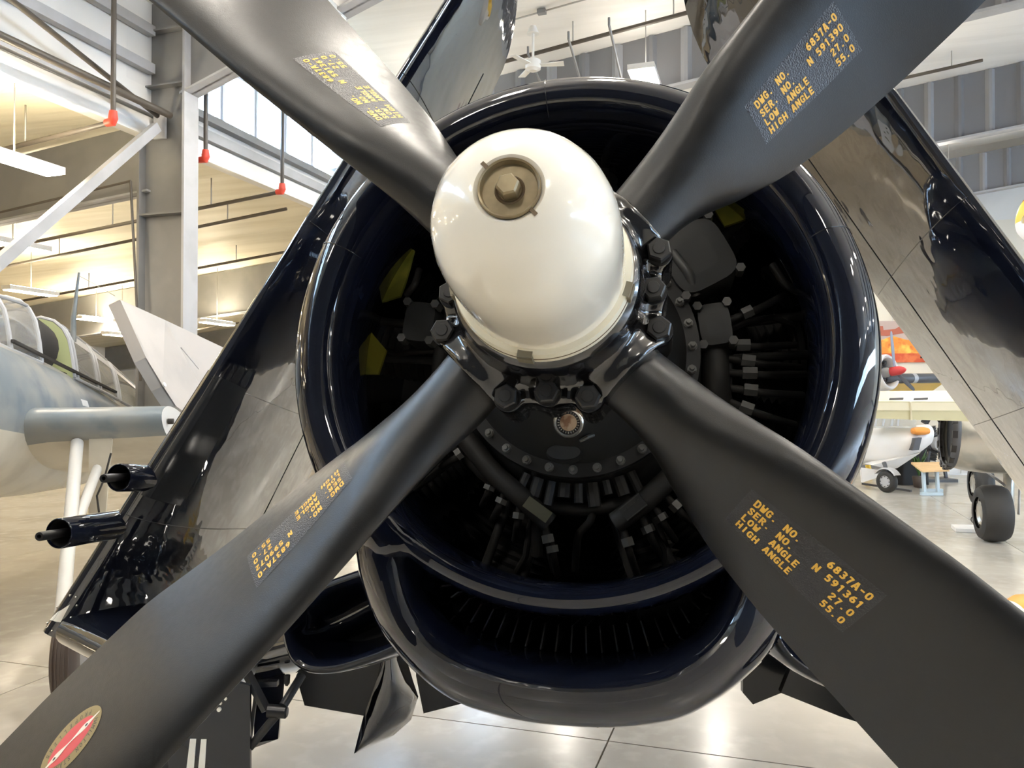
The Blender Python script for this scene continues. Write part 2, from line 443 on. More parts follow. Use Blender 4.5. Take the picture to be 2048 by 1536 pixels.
def curtain(D, label, drop, gap=0.):
    roof_z = lambda o: globals()['roof_z'](o) - gap
    t = thing('draft_curtain', hg(0, D, roof_z(0)), label, 'draft curtain', 'corrugated draft curtains under the roof', kind='structure')
    for seg, (o0, o1) in enumerate(((O_COL, RIDGE), (RIDGE, O_RIGHT))):
        mb = MB()
        mb.prism([hg(o0, D, roof_z(o0) - drop), hg(o1, D, roof_z(o1) - drop), hg(o1, D, roof_z(o1)), hg(o0, D, roof_z(o0))], HA * .02)
        mb.build('backing_sheet', M['corrugated'], t)
        mb = MB(); mb.prism([hg(o0, D - .12, roof_z(o0) - drop - .05), hg(o1, D - .12, roof_z(o1) - drop - .05), hg(o1, D + .16, roof_z(o1) - drop - .05), hg(o0, D + .16, roof_z(o0) - drop - .05)], UP * .05)
        mb.build('bottom_angle', M['steel_light'], t)
        n = int((o1 - o0) / .62)
        proto = None
        for k in range(n):
            o = o0 + (k + .5) * (o1 - o0) / n
            mb = MB(); h = drop
            p = hg(o, D, roof_z(o) - h)
            mb.prism([p - HR * .10, p - HR * .03 - HA * .07, p + HR * .03 - HA * .07, p + HR * .10], UP * (h - .02))
            mb.build('rib', M['corrugated_rib'] if k % 2 else M['corrugated'], t)
curtain(14.6, 'grey corrugated draft curtain directly above the engine cowling', 1.02)
curtain(20.6, 'grey corrugated draft curtain at upper right between cream roof panels', 1.45)
curtain(26.6, 'lowest and farthest grey corrugated draft curtain at the right', 1.15, .45)

# aisle roof beams running out from the columns
for i, D in enumerate(DCOL):
    if 3 < D < 40:
        t = thing('aisle_beam', hg(O_COL - 5, D, aisle_z(O_COL - 5)), {3: 'deep grey tapered beam carrying the cream aisle roof, nearest of the aisle beams in view', 4: 'grey tapered aisle beam second from the camera, behind the white column flange', 5: 'third grey tapered aisle beam above the folded pale wing'}.get(i, 'farthest grey tapered aisle beam low above the folded pale wing'), 'roof beam', 'tapered beams under the aisle roof', kind='structure')
        prof = [(O_COL, 1.05 if D < 12 else 1.3), (O_OUT, .8 if D < 12 else 1.1)]
        lo = [hg(o, D, aisle_z(o) - h) for o, h in prof]; hi = [hg(o, D, aisle_z(o) - .02) for o, h in prof]
        mb = MB(); mb.prism([lo[0], lo[1], hi[1], hi[0]], HA * .03); mb.build('web', M['steel_grey'], t)
        mb = MB(); mb.prism([lo[0] - HA * .1, lo[1] - HA * .1, lo[1] + HA * .13, lo[0] + HA * .13], UP * .03); mb.build('bottom_flange', M['steel_light'], t)
# girts on the white clerestory wall left of the column
for k, z in enumerate((7.0, 7.55)):
    mb = MB(); mb.beam(hg(O_COL + .08, 0, z), hg(O_COL + .08, 9.4, z), .12, .14)
    mb.build('trim_%d' % (10 + k), M['steel_light'], None, kind='structure')

# ------------------------------------------------------------------ lamps
def lamp(p, hx, hy, label, group, side=False, up=1.0, dim=False):
    t = thing('ceiling_light', p, label, 'ceiling light', group)
    mb = MB(); mb.box(p + UP * .05, hx, hy, UP * .045); mb.build('housing', M['white_paint'], t)
    mb = MB(); mb.box(p - UP * .004, hx * .92, hy * .92, UP * .008); mb.build('diffuser', M['tube_light_side' if side else 'tube_light'], t)
    mb = MB()
    mb.tube([p + UP * .09, p + UP * up], .008, 6); mb.build('hanging_wire', M['wire'], t)
    mb = MB(); mb.box(p + UP * .101, hx * .6, hy * .9, UP * .005); mb.build('added_roof_glow', M['added_uplight_side' if side else ('added_uplight_dim' if dim else 'added_uplight')], t)  # glowing strip added on the lamp top to brighten the roof
    return t
ROWS = {-5.6: 'nearest the clerestory', -1.3: 'second from the clerestory', 3.4: 'third from the clerestory', 8.6: 'under the ridge', 14: 'second from the right wall', 20: 'nearest the right wall'}
RANK = {-4: 'unseen behind the camera', 1.4: 'added above the nose', 4: 'overhead', 9: 'above the folded wings', 13.6: 'before the first curtain', 23: 'before the last curtain'}
for D in RANK:
    for o in ROWS:
        if D > 10 and o > 0 and o < 20: continue
        if D < 0 and o not in (-5.6, -1.3, 3.4, 14): continue  # the two middle lamps are added front light for the dome
        if D == 1.4 and o not in (-1.3, 3.4, 8.6): continue  # row added to strengthen the glare on the upper-left blade
        z = min(7.5, roof_z(o) - 1.0); oo = o
        lab = 'square bright high-bay light %s, row %s' % (RANK[D], ROWS[o])
        if D == 13.6 and o == -1.3:
            z, oo = 7.62, -1.9; lab = 'square bright hanging light in front of the corrugated curtain above the cowling'
        if D == 9 and o == -1.3: z, oo = 8.0, -1.55
        if D == 4 and o == -1.3: oo = -.6
        if D == 1.4 and o == -1.3: oo = -1.75
        lamp(hg(oo, D, z), HR * .22, HA * .6, lab, 'square lights under the main roof', up=roof_z(oo) - z, dim=D in (9, 13.6) and o < 0)
for D, o, lab in ((17.5, 1.5, 'added square high-bay light hidden behind the folded wing, before the second curtain'), (23.2, 4.6, 'added square high-bay light hidden behind the folded wing, before the last curtain')):
    lamp(hg(o, D, 7.4), HR * .22, HA * .6, lab, 'square lights under the main roof', up=roof_z(o) - 7.4)  # unseen lamps added to brighten the roof at the right
# ================================================================== THE FIGHTER AIRCRAFT
d_c = unit(camray(1307, 1110)); P_c = camray(1016.3, 372) * 1.08
e1_c = unit(V(d_c[2], 0, -d_c[0])); e2_c = np.cross(d_c, e1_c); e2_c = e2_c if e2_c[1] < 0 else -e2_c
NOSE = c2w(P_c)
AD = c2w(d_c) - c2w(V(0, 0, 0)); A1 = c2w(e1_c) - c2w(V(0, 0, 0)); A2 = c2w(e2_c) - c2w(V(0, 0, 0))   # aft, across, up of the aircraft
def A(s, x, y): return NOSE + AD * s + A1 * x + A2 * y
def AP(s, R, deg): return A(s, R * math.cos(math.radians(deg)), R * math.sin(math.radians(deg)))
def inv(px, py, s):                           # pixel -> station plane s of the aircraft
    r = camray(px, py); c = P_c + d_c * s; q = r * ((c @ d_c) / (r @ d_c)) - c
    return float(q @ e1_c), float(q @ e2_c)
def on(px, py, s): return A(s, *inv(px, py, s))

ground = A(.9, 0, 0) * V(1, 1, 0)
plane = thing('fighter_aircraft', ground, 'glossy dark navy propeller fighter with folded wings, matt black blades and cream spinner', 'airplane')

def lathe(mb, prof, n=96, a0=0., a1=360., caps=(False, False), mi=0):
    full = abs(a1 - a0 - 360) < 1e-6
    angs = np.linspace(a0, a1, n, endpoint=not full)
    rings = [[AP(s, R, a) for a in angs] for s, R in prof]
    return mb.loft(rings, full, caps, mi)

def smooth_poly(tab, x): return float(np.interp(x, [t[0] for t in tab], [t[1] for t in tab]))

# ---- cowling ring: full lip, squeezed thin above the chin intake
lip = [(1.75, .665), (1.35, .66), (1.12, .60), (.96, .556), (.88, .548), (.82, .549), (.785, .556), (.76, .568), (.745, .584), (.738, .602),
       (.742, .622), (.755, .641), (.778, .660), (.81, .677), (.85, .692), (.90, .703), (.98, .713), (1.1, .722), (1.3, .732), (1.75, .738)]
thin = [(1.75, .665), (1.35, .66), (1.12, .60), (.96, .556), (.88, .548), (.82, .549), (.785, .553), (.76, .560), (.745, .569), (.738, .579),
        (.741, .590), (.75, .600), (.765, .608), (.79, .615), (.83, .620), (.88, .622), (.98, .622), (1.1, .622), (1.3, .64), (1.75, .68)]
angs = [a for a in np.linspace(-270, 90, 181)[:-1]]
rings = []
for k in range(len(lip)):
    ring = []
    for a in angs:
        da = abs((a + 90 + 180) % 360 - 180)
        w = min(1, max(0, (39.5 - da) / 5.)); w = w * w * (3 - 2 * w)
        s = lip[k][0] * (1 - w) + thin[k][0] * w; R = lip[k][1] * (1 - w) + thin[k][1] * w
        ring.append(AP(s, R, a))
    rings.append(ring)
mb = MB(); mb.loft(rings, True)
cowl = mb.build('engine_cowling', M['navy'], plane)
# panel seams of the cowling: thin raised laps
for a in (96, 22, 158, -32, -148):
    mb = MB()
    pts = [AP(s, R + .0012, a) for s, R in lip[6:18]]
    mb.tube(pts, .0016, 5); mb.build('panel_seam', M['navy_matte'], cowl)

# ---- chin scoop
RO = [(0, .862), (7, .865), (17, .867), (24.5, .846), (33.5, .812), (40, .768), (46, .718), (52, .680), (60, .64)]
RI = [(0, .717), (8, .717), (16, .716), (22, .706), (27, .682), (31, .650), (34.6, .610), (38, .578), (44, .57), (60, .56)]
def ease(tab, x): # smooth the table
    return np.mean([smooth_poly(tab, abs(x + dx)) for dx in (-2, -1, 0, 1, 2)])
rings = []
for da in np.linspace(-56, 56, 73):
    ri, ro = ease(RI, da), ease(RO, da)
    w = min(1, max(0, (56 - abs(da)) / 14.))
    a = -90 + da
    f = ri + (ro - ri) * .33
    sf = .765 + (.03 * (1 - w))
    g = ro - ri
    ring = [(1.5, ri - .02), (1.1, ri), (.92, ri), (.84, ri + .004), (.80, ri + .013 * g / .145), (sf + .012, ri + g * .17), (sf, f), (sf + .008, ri + g * .48), (sf + .028, ri + g * .64),
            (sf + .058, ri + g * .79), (sf + .10, ri + g * .91), (sf + .155, ro), (1.05, ro + .006), (1.3, ro + .012), (1.75, ro - .03)]
    rings.append([AP(s, R, a) for s, R in ring])
mb = MB(); mb.loft(rings, False)
mb.build('chin_scoop', M['navy'], plane)
# splitter vanes inside the chin intake and its dark duct
for k in range(21):
    da = -31 + 62 * k / 20
    ri = ease(RI, da)
    p0, p1 = AP(1.02, .655, -90 + da * .93), AP(1.0, max(.66, ri - .002), -90 + da * .95)
    back = AD * .25; th = unit(np.cross(AD, p1 - p0)) * .0018
    mb = MB(); mb.prism([p0 - th, p1 - th, p1 + th, p0 + th], back); mb.build('intake_vane', M['vane'], plane)
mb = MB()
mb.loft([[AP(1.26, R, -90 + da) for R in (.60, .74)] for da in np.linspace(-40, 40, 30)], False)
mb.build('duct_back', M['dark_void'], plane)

# ---- fuselage behind the cowling (mostly hidden), tapering to the tail
mb = MB()
prof = [(1.75, .70, .74, 0), (2.2, .66, .80, .0), (2.8, .62, .86, .03), (3.6, .58, .85, .06), (4.6, .50, .74, .08), (6.0, .36, .52, .08), (7.5, .20, .34, .1), (8.6, .06, .16, .14)]
mb.loft([[A(s, rx * math.cos(t), yo + ry * math.sin(t)) for t in np.linspace(0, 2 * math.pi, 40, endpoint=False)] for s, rx, ry, yo in prof], True, (True, True))
mb.build('fuselage', M['navy'], plane)
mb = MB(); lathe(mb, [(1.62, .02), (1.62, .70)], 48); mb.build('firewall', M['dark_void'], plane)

# ---- propeller blades
PHI, SP = math.radians(51.0), .515
BR = [.10, .20, .28, .34, .40, .52, .66, .82, 1.0, 1.25, 1.6, 1.9, 1.99]
BUL = [.046, .045, .040, .036, .038, .047, .050, .051, .046, .041, .030, -.02, -.10]
BUT = [-.092, -.09, -.089, -.102, -.13, -.172, -.204, -.231, -.260, -.280, -.290, -.25, -.16]
BWL = [.012, .018, .030, .045, .058, .086, .097, .113, .121, .128, .12, .09, .05]
BWT = [-.012, -.018, -.038, -.060, -.080, -.104, -.107, -.096, -.05, -.03, .0, .02, .03]
BTK = [.138, .136, .128, .114, .100, .075, .058, .047, .039, .031, .022, .012, .004]
BCI = [1, 1, .85, .55, .3, .05, 0, 0, 0, 0, 0, 0, 0]
_xs = np.linspace(.1, 1.99, 379)
def _sm(tab):                                 # piecewise table -> smoothed lookup
    y = np.interp(_xs, BR, tab); k = np.hanning(23); k /= k.sum()
    return np.convolve(np.pad(y, 11, mode='edge'), k, 'valid')
TAB = {k: _sm(v) for k, v in (('ul', BUL), ('ut', BUT), ('wl', BWL), ('wt', BWT), ('tk', BTK), ('ci', BCI))}
def bq(r, k): return float(np.interp(r, _xs, TAB[k]))
def blade_uw(r, c, front=True):
    ul, ut, wl, wt, tk, ci = (bq(r, k) for k in ('ul', 'ut', 'wl', 'wt', 'tk', 'ci'))
    du, dw = ut - ul, wt - wl; ch = math.hypot(du, dw)
    nu, nw = dw / ch, -du / ch
    if nw < 0: nu, nw = -nu, -nw
    circ = math.sqrt(max(0, 1 - (2 * c - 1) ** 2))
    foil = (1.4845 * math.sqrt(max(c, 0)) - .63 * c - 1.758 * c * c + 1.4215 * c ** 3 - .5075 * c ** 4) / .5
    th = ci * circ + (1 - ci) * foil
    k = .5 * ci + (1 - ci) * (.72 if front else .28)
    off = th * tk * k * (1 if front else -1)
    return ul + du * c + nu * off, wl + dw * c + nw * off
def blade_pt(n, r, c, front=True, lift=0.):
    u, w = blade_uw(r, c, front)
    phi = PHI + n * math.pi / 2; cr, sr = math.cos(phi), math.sin(phi)
    return A(SP - w - lift, r * cr - u * sr, r * sr + u * cr)

STROKES = {  # stencil letters on a 4 x 6 field, every bar separate so the stencil bridges stay open
 'D': [((.4, 0), (.4, 6)), ((1.2, 5.6), (2.4, 5.6), (3.5, 4.6), (3.5, 3.3)), ((1.2, .4), (2.4, .4), (3.5, 1.4), (3.5, 2.7))],
 'W': [((.3, 6), (.9, .3)), ((1.3, .3), (2, 4)), ((2.2, 3.6), (2.8, .3)), ((3.2, .3), (3.8, 6))],
 'G': [((1.7, 5.6), (.9, 5.2), (.4, 4), (.4, 2), (.9, .8), (1.7, .4)), ((2.3, 5.6), (3.2, 5.2), (3.5, 4.4)), ((2.3, .4), (3.4, .8), (3.4, 2.6), (2.4, 2.6))],
 'N': [((.4, 0), (.4, 6)), ((1.2, 5), (2.8, 1)), ((3.6, 0), (3.6, 6))],
 'O': [((1.7, 5.6), (.8, 5), (.4, 3.8), (.4, 2.2), (.8, 1), (1.7, .4)), ((2.3, 5.6), (3.2, 5), (3.6, 3.8), (3.6, 2.2), (3.2, 1), (2.3, .4))],
 'S': [((3.4, 4.6), (2.9, 5.5), (2.2, 5.6)), ((1.7, 5.6), (.8, 5.2), (.6, 4.2), (1.4, 3.4), (2.6, 2.7), (3.4, 1.8), (3, .7), (2.3, .4)), ((1.7, .4), (.9, .5), (.5, 1.4))],
 'E': [((.4, 0), (.4, 6)), ((1.2, 5.6), (3.4, 5.6)), ((1.2, 3), (2.9, 3)), ((1.2, .4), (3.4, .4))],
 'R': [((.4, 0), (.4, 6)), ((1.2, 5.6), (2.6, 5.5), (3.3, 4.5), (2.6, 3.3), (1.2, 3.1)), ((2, 2.7), (3.5, 0))],
 'L': [((.4, 0), (.4, 6)), ((1.2, .4), (3.4, .4))],
 'A': [((.3, 0), (1.7, 5.9)), ((2.3, 5.9), (3.7, 0)), ((1.5, 1.7), (2.6, 1.7))],
 'H': [((.4, 0), (.4, 6)), ((3.6, 0), (3.6, 6)), ((1.2, 3), (2.8, 3))],
 'I': [((2, 0), (2, 6))],
 '.': [((1.2, .4), (2, .4))],
 '-': [((.8, 3), (3.2, 3))],
 '0': [((1.7, 5.6), (.8, 5), (.5, 3.8), (.5, 2.2), (.8, 1), (1.7, .4)), ((2.3, 5.6), (3.2, 5), (3.5, 3.8), (3.5, 2.2), (3.2, 1), (2.3, .4))],
 '1': [((.9, 4.8), (1.7, 5.8)), ((2.1, 6), (2.1, 0))],
 '2': [((.6, 4.6), (1, 5.4), (1.7, 5.6)), ((2.3, 5.6), (3.2, 5), (3.2, 3.9), (2, 2.4), (.7, .9)), ((.6, .4), (3.5, .4))],
 '3': [((.6, 5.5), (1.7, 5.6)), ((2.3, 5.6), (3.2, 4.8), (2.9, 3.6), (1.6, 3.2)), ((2.6, 2.9), (3.4, 1.8), (3, .7), (2.3, .4)), ((1.7, .4), (.6, .9))],
 '5': [((.7, 3.2), (.8, 5.6), (3.2, 5.6)), ((1.3, 3.4), (2.6, 3.5), (3.4, 2.2), (3, .8), (2.3, .4)), ((1.7, .4), (.6, .8))],
 '6': [((2.9, 5.5), (1.5, 4.9), (.6, 3.2), (.6, 1.6), (1.7, .4)), ((2.3, .4), (3.4, 1.1), (3.3, 2.6), (2.3, 3.3), (1.3, 2.8))],
 '7': [((.5, 5.6), (2.2, 5.6)), ((3.3, 5.7), (2.3, 3), (1.8, 0))],
 '8': [((1.7, 5.6), (.8, 4.9), (.9, 3.7), (1.7, 3.1), (.6, 2.2), (.6, 1.1), (1.7, .4)), ((2.3, 5.6), (3.2, 4.9), (3.1, 3.7), (2.3, 3.1), (3.4, 2.2), (3.4, 1.1), (2.3, .4))],
 '9': [((1.1, .5), (2.5, 1.1), (3.4, 2.8), (3.4, 4.4), (2.3, 5.6)), ((1.7, 5.6), (.6, 4.9), (.7, 3.4), (1.7, 2.7), (2.7, 3.2))],
 'P': [((.4, 0), (.4, 6)), ((1.2, 5.6), (2.6, 5.5), (3.4, 4.4), (2.6, 3.1), (1.2, 2.9))],
 'M': [((.3, 0), (.3, 6)), ((.9, 5.6), (2, 2.4), (3.1, 5.6)), ((3.7, 0), (3.7, 6))],
 'T': [((.3, 5.6), (3.7, 5.6)), ((2, 4.8), (2, 0))],
}
def strokes_2d(text, h, w, pitch, bw, x0=0., y0=0.):
    """quads (lists of four 2d points) of a stencil line of text"""
    out = []
    for i, chx in enumerate(text):
        for line in STROKES.get(chx, ()):
            P = [np.array([x0 + i * pitch + p[0] / 4 * w, y0 + p[1] / 6 * h]) for p in line]
            for a, b in zip(P[:-1], P[1:]):
                t = (b - a) / max(1e-9, np.linalg.norm(b - a)); nn = np.array([-t[1], t[0]]) * bw / 2; e = t * bw * .25
                out.append([a - e - nn, b + e - nn, b + e + nn, a - e + nn])
    return out

def blade_flat(n, quads, mb, lift, r0, c0):
    """lay 2d quads (x outward along the blade, y towards the leading edge, metres) on the blade face"""
    for q in quads:
        q2 = []
        for (x, y) in q:
            r = r0 + x; ch = math.hypot(bq(r, 'ut') - bq(r, 'ul'), bq(r, 'wt') - bq(r, 'wl'))
            q2.append(blade_pt(n, r, c0 - y / ch, True, lift))
        mb.add(q2, [(0, 1, 2, 3)], 0, True)

cs = [(1 - math.cos(t)) / 2 for t in np.linspace(0, math.pi, 25)]
rs = list(np.linspace(.12, .5, 26)) + list(np.linspace(.53, 1.99, 44))
serial = {0: 'N 591390', 1: 'N 591361', 2: 'N 599072', 3: 'N 591361'}
for n in range(4):
    mb = MB()
    rings = [[blade_pt(n, r, c, True) for c in cs] + [blade_pt(n, r, c, False) for c in cs[-2:0:-1]] for r in rs]
    mb.loft(rings, True, (True, True))
    bl = mb.build('propeller_blade', M['blade'], plane)
    if n == 1: bl['label'] = 'blade catching the ceiling light, its data panel glinting'
    if n == 2: bl['label'] = 'blade with red oval maker badge near its tip'
    # glossy data film
    mb = MB()
    R = np.linspace(.508, .775, 18); C = np.linspace(.31, .655, 14)
    mb.loft([[blade_pt(n, r, c, True, .0006) for c in C] for r in R], False)
    mb.build('data_decal', M['decal'], bl)
    mb = MB()
    W, PIT, HT, BW = .0092, .0124, .0150, .0035
    for k, (lt, rt) in enumerate((('DWG. NO.', '6837A-0'), ('SER. NO.', serial[n]), ('LOW  ANGLE', '27.0'), ('HIGH ANGLE', '55.0'))):
        c0 = .40 + k * .0735
        for txt, x0 in ((lt, .528), (rt, .766 - PIT * len(rt))):
            blade_flat(n, strokes_2d(txt, HT, W, PIT, BW), mb, .0014, x0, c0)
    mb.build('stencil_lettering', M['yellow_print'], bl)
    if n == 2:                                # the maker's oval badge
        r0, c0 = 1.226, .555
        def oval(a, b, k=48): return [(a * math.cos(t), b * math.sin(t)) for t in np.linspace(0, 2 * math.pi, k, endpoint=False)]
        def disc(a, b, lift, m, a2=0., b2=0.):
            mb = MB(); o1, o2 = oval(a, b), oval(a2, b2)
            blade_flat(n, [[o2[i], o1[i], o1[(i + 1) % 48], o2[(i + 1) % 48]] for i in range(48)], mb, lift, r0, c0)
            return mb.build('maker_badge', m, bl)
        disc(.080, .043, .0008, M['badge_gold']); disc(.060, .0245, .0012, M['badge_red'])
        mb = MB()
        hw = lambda x: .0012 + .0042 * math.exp(-((abs(x) - .036) / .02) ** 2) if abs(x) < .074 else .0002
        xs = np.linspace(-.077, .077, 40)
        blade_flat(n, [[(a, -hw(a)), (b, -hw(b)), (b, hw(b)), (a, hw(a))] for a, b in zip(xs[:-1], xs[1:])], mb, .0017, r0, c0)
        mb.build('badge_propeller', M['badge_white'], bl)
        mb = MB()
        for sx in (-1, 1):
            blade_flat(n, [[(sx * .042, 0), (sx * .042 + .004 * math.cos(t), .0022 * math.sin(t)), (sx * .042 + .004 * math.cos(t + .4), .0022 * math.sin(t + .4)), (sx * .042, 0)] for t in np.arange(0, 6.28, .4)], mb, .0021, r0, c0)
        for txt, sgn in (('PROPELLERS', -1), ('HAMILTON STANDARD', 1)):
            L_ = len(txt)
            for i, chx in enumerate(txt):
                span = 1.9 if L_ < 12 else 2.5
                tt = (i - (L_ - 1) / 2) / (L_ - 1) * span
                ang = sgn * math.pi / 2 - sgn * tt
                px, py = .068 * math.cos(ang), .0312 * math.sin(ang)
                tx, ty = unit(V(sgn * .068 * math.sin(ang), -sgn * .0312 * math.cos(ang)))
                qs = strokes_2d(chx, .0085, .0055, 0, .0011, -.0027, -.0042)
                blade_flat(n, [[(px + q[0] * tx - q[1] * ty, py + q[0] * ty + q[1] * tx) for q in qd] for qd in qs], mb, .0016, r0, c0)
        mb.build('badge_lettering', M['badge_dark'], bl)

# ---- propeller dome
mb = MB()
dome_prof = [(.010, .044), (.006, .050), (.008, .058), (.016, .074), (.03, .095), (.048, .111), (.072, .126), (.10, .1365), (.135, .1432), (.160, .1458), (.185, .1468), (.21, .1470), (.26, .1474), (.315, .1476)]
lathe(mb, dome_prof, 96)
dome = mb.build('propeller_dome', M['dome'], plane)
mb = MB(); lathe(mb, [(.312, .145), (.316, .157), (.330, .1595), (.336, .1605), (.352, .1605), (.356, .15)], 96); mb.build('dome_flange', M['dome_ring'], dome)
mb = MB(); lathe(mb, [(.3315, .1592), (.333, .1612), (.3345, .1592)], 96); mb.build('retaining_wire', M['plug_dark'], dome)
mb = MB(); lathe(mb, [(.012, .0405), (.004, .0405), (.002, .0430), (.008, .0445)], 64); mb.build('plug_rim', M['plug'], dome)
mb = MB(); lathe(mb, [(.0125, .0005), (.0125, .0385), (.006, .0402), (.006, .0412)], 64); mb.build('dome_plug', M['plug'], dome)
mb = MB()
hexr = [[AP(s, .0165, 60 * k + 12) for k in range(6)] for s in (.0125, -.006)]
hexr += [[AP(-.0095, .0140, 60 * k + 12) for k in range(6)]]
mb.loft(hexr, True, (False, True), smooth=False); mb.build('hex_nut', M['plug'], dome)
mb = MB(); lathe(mb, [(.0122, .0165), (.0102, .0195), (.0122, .0215)], 32); mb.build('nut_washer', M['plug_dark'], dome)
for a in (135, -46):
    mb = MB(); mb.box(AP(.009, .0495, a), (AP(0, 1, a) - A(0, 0, 0)) * .006, (AP(0, 1, a + 90) - A(0, 0, 0)) * .0028, AD * .004); mb.build('plug_notch', M['plug_dark'], dome)
for a in (-98, -16, 62, 140, -168):
    mb = MB(); rad = AP(0, 1, a) - A(0, 0, 0); tan = AP(0, 1, a + 90) - A(0, 0, 0)
    mb.box(AP(.334, .1615, a), rad * .0035, tan * .0135, AD * .013); mb.box(AP(.318, .156, a), rad * .006, tan * .013, AD * .004)
    mb.build('retaining_clip', M['clip'], dome)

# ---- hub barrel: blade sockets blended into one casting
mb = MB()
lathe(mb, [(.345, .0), (.345, .158), (.36, .170), (.40, .178), (.47, .180), (.55, .180), (.62, .165), (.68, .13), (.72, .115), (.72, 0)], 64)
for k in range(4):
    a = 45 + 90 * k
    rad = AP(0, 1, a) - A(0, 0, 0)
    c = A(.515, 0, 0)
    mb.tube([c + rad * .05, c + rad * .15, c + rad * .198, c + rad * .205, c + rad * .222], [.112, .106, .098, .103, .103], 40)
    for b in (-20.5, 0, 20.5):
        R = .193 if b == 0 else .217
        q = AP(0, R, 90 * k + b) - A(0, 0, 0)
        mb.tube([A(.462, 0, 0) + q, A(.60, 0, 0) + q], .028, 20)
    for b in (-11, 11):
        q0, q1 = AP(.49, .15, 90 * k + b), AP(.49, .212, 90 * k + b * 1.15)
        mb.box((q0 + q1) / 2 + AD * .03, (q1 - q0) / 2, unit(np.cross(q1 - q0, AD)) * .022, AD * .045)
hub = mb.build('propeller_hub', M['hub'], plane)
rm = hub.modifiers.new('fuse', 'REMESH'); rm.mode = 'VOXEL'; rm.voxel_size = .0065; rm.use_smooth_shade = True
sm_ = hub.modifiers.new('fillet', 'SMOOTH'); sm_.factor = .6; sm_.iterations = 14
for k in range(4):
    for b in (-20.5, 0, 20.5):
        R = .193 if b == 0 else .217
        a = 90 * k + b
        mb = MB(); c = AP(0, R, a) - A(0, 0, 0)
        mb.tube([A(.458, 0, 0) + c, A(.466, 0, 0) + c], .0255, 28)
        rot = random.uniform(0, 60)
        hx = [[A(s, 0, 0) + c + (AP(0, rr, rot + 60 * j) - A(0, 0, 0)) for j in range(6)] for s, rr in ((.462, .0235), (.440, .0235), (.436, .0205))]
        mb.loft(hx, True, (False, True), smooth=False)
        mb.tube([A(.437, 0, 0) + c, A(.433, 0, 0) + c], [.0125, .011], 20)
        mb.build('hub_bolt', M['bolt'], hub)

# ---- reduction gear case with nuts, emblem and boss
mb = MB()
lathe(mb, [(.66, .08), (.70, .125), (.74, .135), (.78, .15), (.83, .185), (.885, .235), (.925, .262), (.935, .272), (.937, .305), (.962, .307), (.968, .300), (1.0, .30), (1.02, .33), (1.08, .36), (1.2, .40), (1.5, .42), (1.6, .3)], 96)
case = mb.build('gear_case', M['gearcase'], plane)
for k in range(31):
    a = 360 / 31 * k + 3.5
    mb = MB()
    q = AP(0, .287, a) - A(0, 0, 0)
    hx = [[A(s, 0, 0) + q + (AP(0, .0105, 60 * j + k * 17) - A(0, 0, 0)) for j in range(6)] for s in (.937, .926)]
    mb.tube([A(.937, 0, 0) + q, A(.934, 0, 0) + q], .0115, 14)
    mb.loft(hx, True, (False, True), smooth=False)
    mb.tube([A(.926, 0, 0) + q, A(.912, 0, 0) + q], [.0062, .0055], 10)
    mb.build('case_nut', M['nut_grey'], case)
# round emblem on the case, facing forward
ex, ey = inv(1137, 845, .775)
mb = MB()
c = A(.775, ex, ey); nrm = unit(-AD - A2 * .25); u = unit(np.cross(nrm, A1)); w = np.cross(nrm, u)
def ringpts(r, off, k=40): return [c + nrm * off + r * (math.cos(t) * u + math.sin(t) * w) for t in np.linspace(0, 2 * math.pi, k, endpoint=False)]
mb.loft([ringpts(.034, -.06), ringpts(.034, .004), ringpts(.031, .007), ringpts(.027, .006), ringpts(.026, .001)], True)
em = mb.build('emblem_ring', M['chrome'], case)
mb = MB(); mb.loft([ringpts(.0262, .0012), ringpts(.019, .0012)], True); mb.build('emblem_band', M['gearcase'], case)
mb = MB(); mb.loft([ringpts(.019, .0018), ringpts(.010, .003), ringpts(.0005, .0034)], True); mb.build('emblem_face', M['emblem'], case)
mb = MB()
for k in range(24):
    t = k * 2 * math.pi / 24; p = c + nrm * .002 + .0225 * (math.cos(t) * u + math.sin(t) * w)
    mb.box(p, (math.cos(t) * u + math.sin(t) * w) * .0022, (-math.sin(t) * u + math.cos(t) * w) * .0008, nrm * .0006)
mb.build('emblem_marks', M['chrome'], case)
# raised boss and ribs low on the case
mb = MB(); b0 = on(1128, 905, .90)
mb.loft([[b0 + AD * .05 + A1 * .05 * math.cos(t) + A2 * .026 * math.sin(t) for t in np.linspace(0, 6.283, 24, endpoint=False)], [b0 - AD * .012 + A1 * .04 * math.cos(t) + A2 * .018 * math.sin(t) for t in np.linspace(0, 6.283, 24, endpoint=False)]], True, (False, True))
mb.build('boss', M['gearcase'], case)
mb = MB(); mb.tube([on(1160, 882, .865), on(1175, 874, .86), on(1188, 870, .87)], [.004, .0055, .004], 8); mb.build('drain_lug', M['engine_metal'], case)

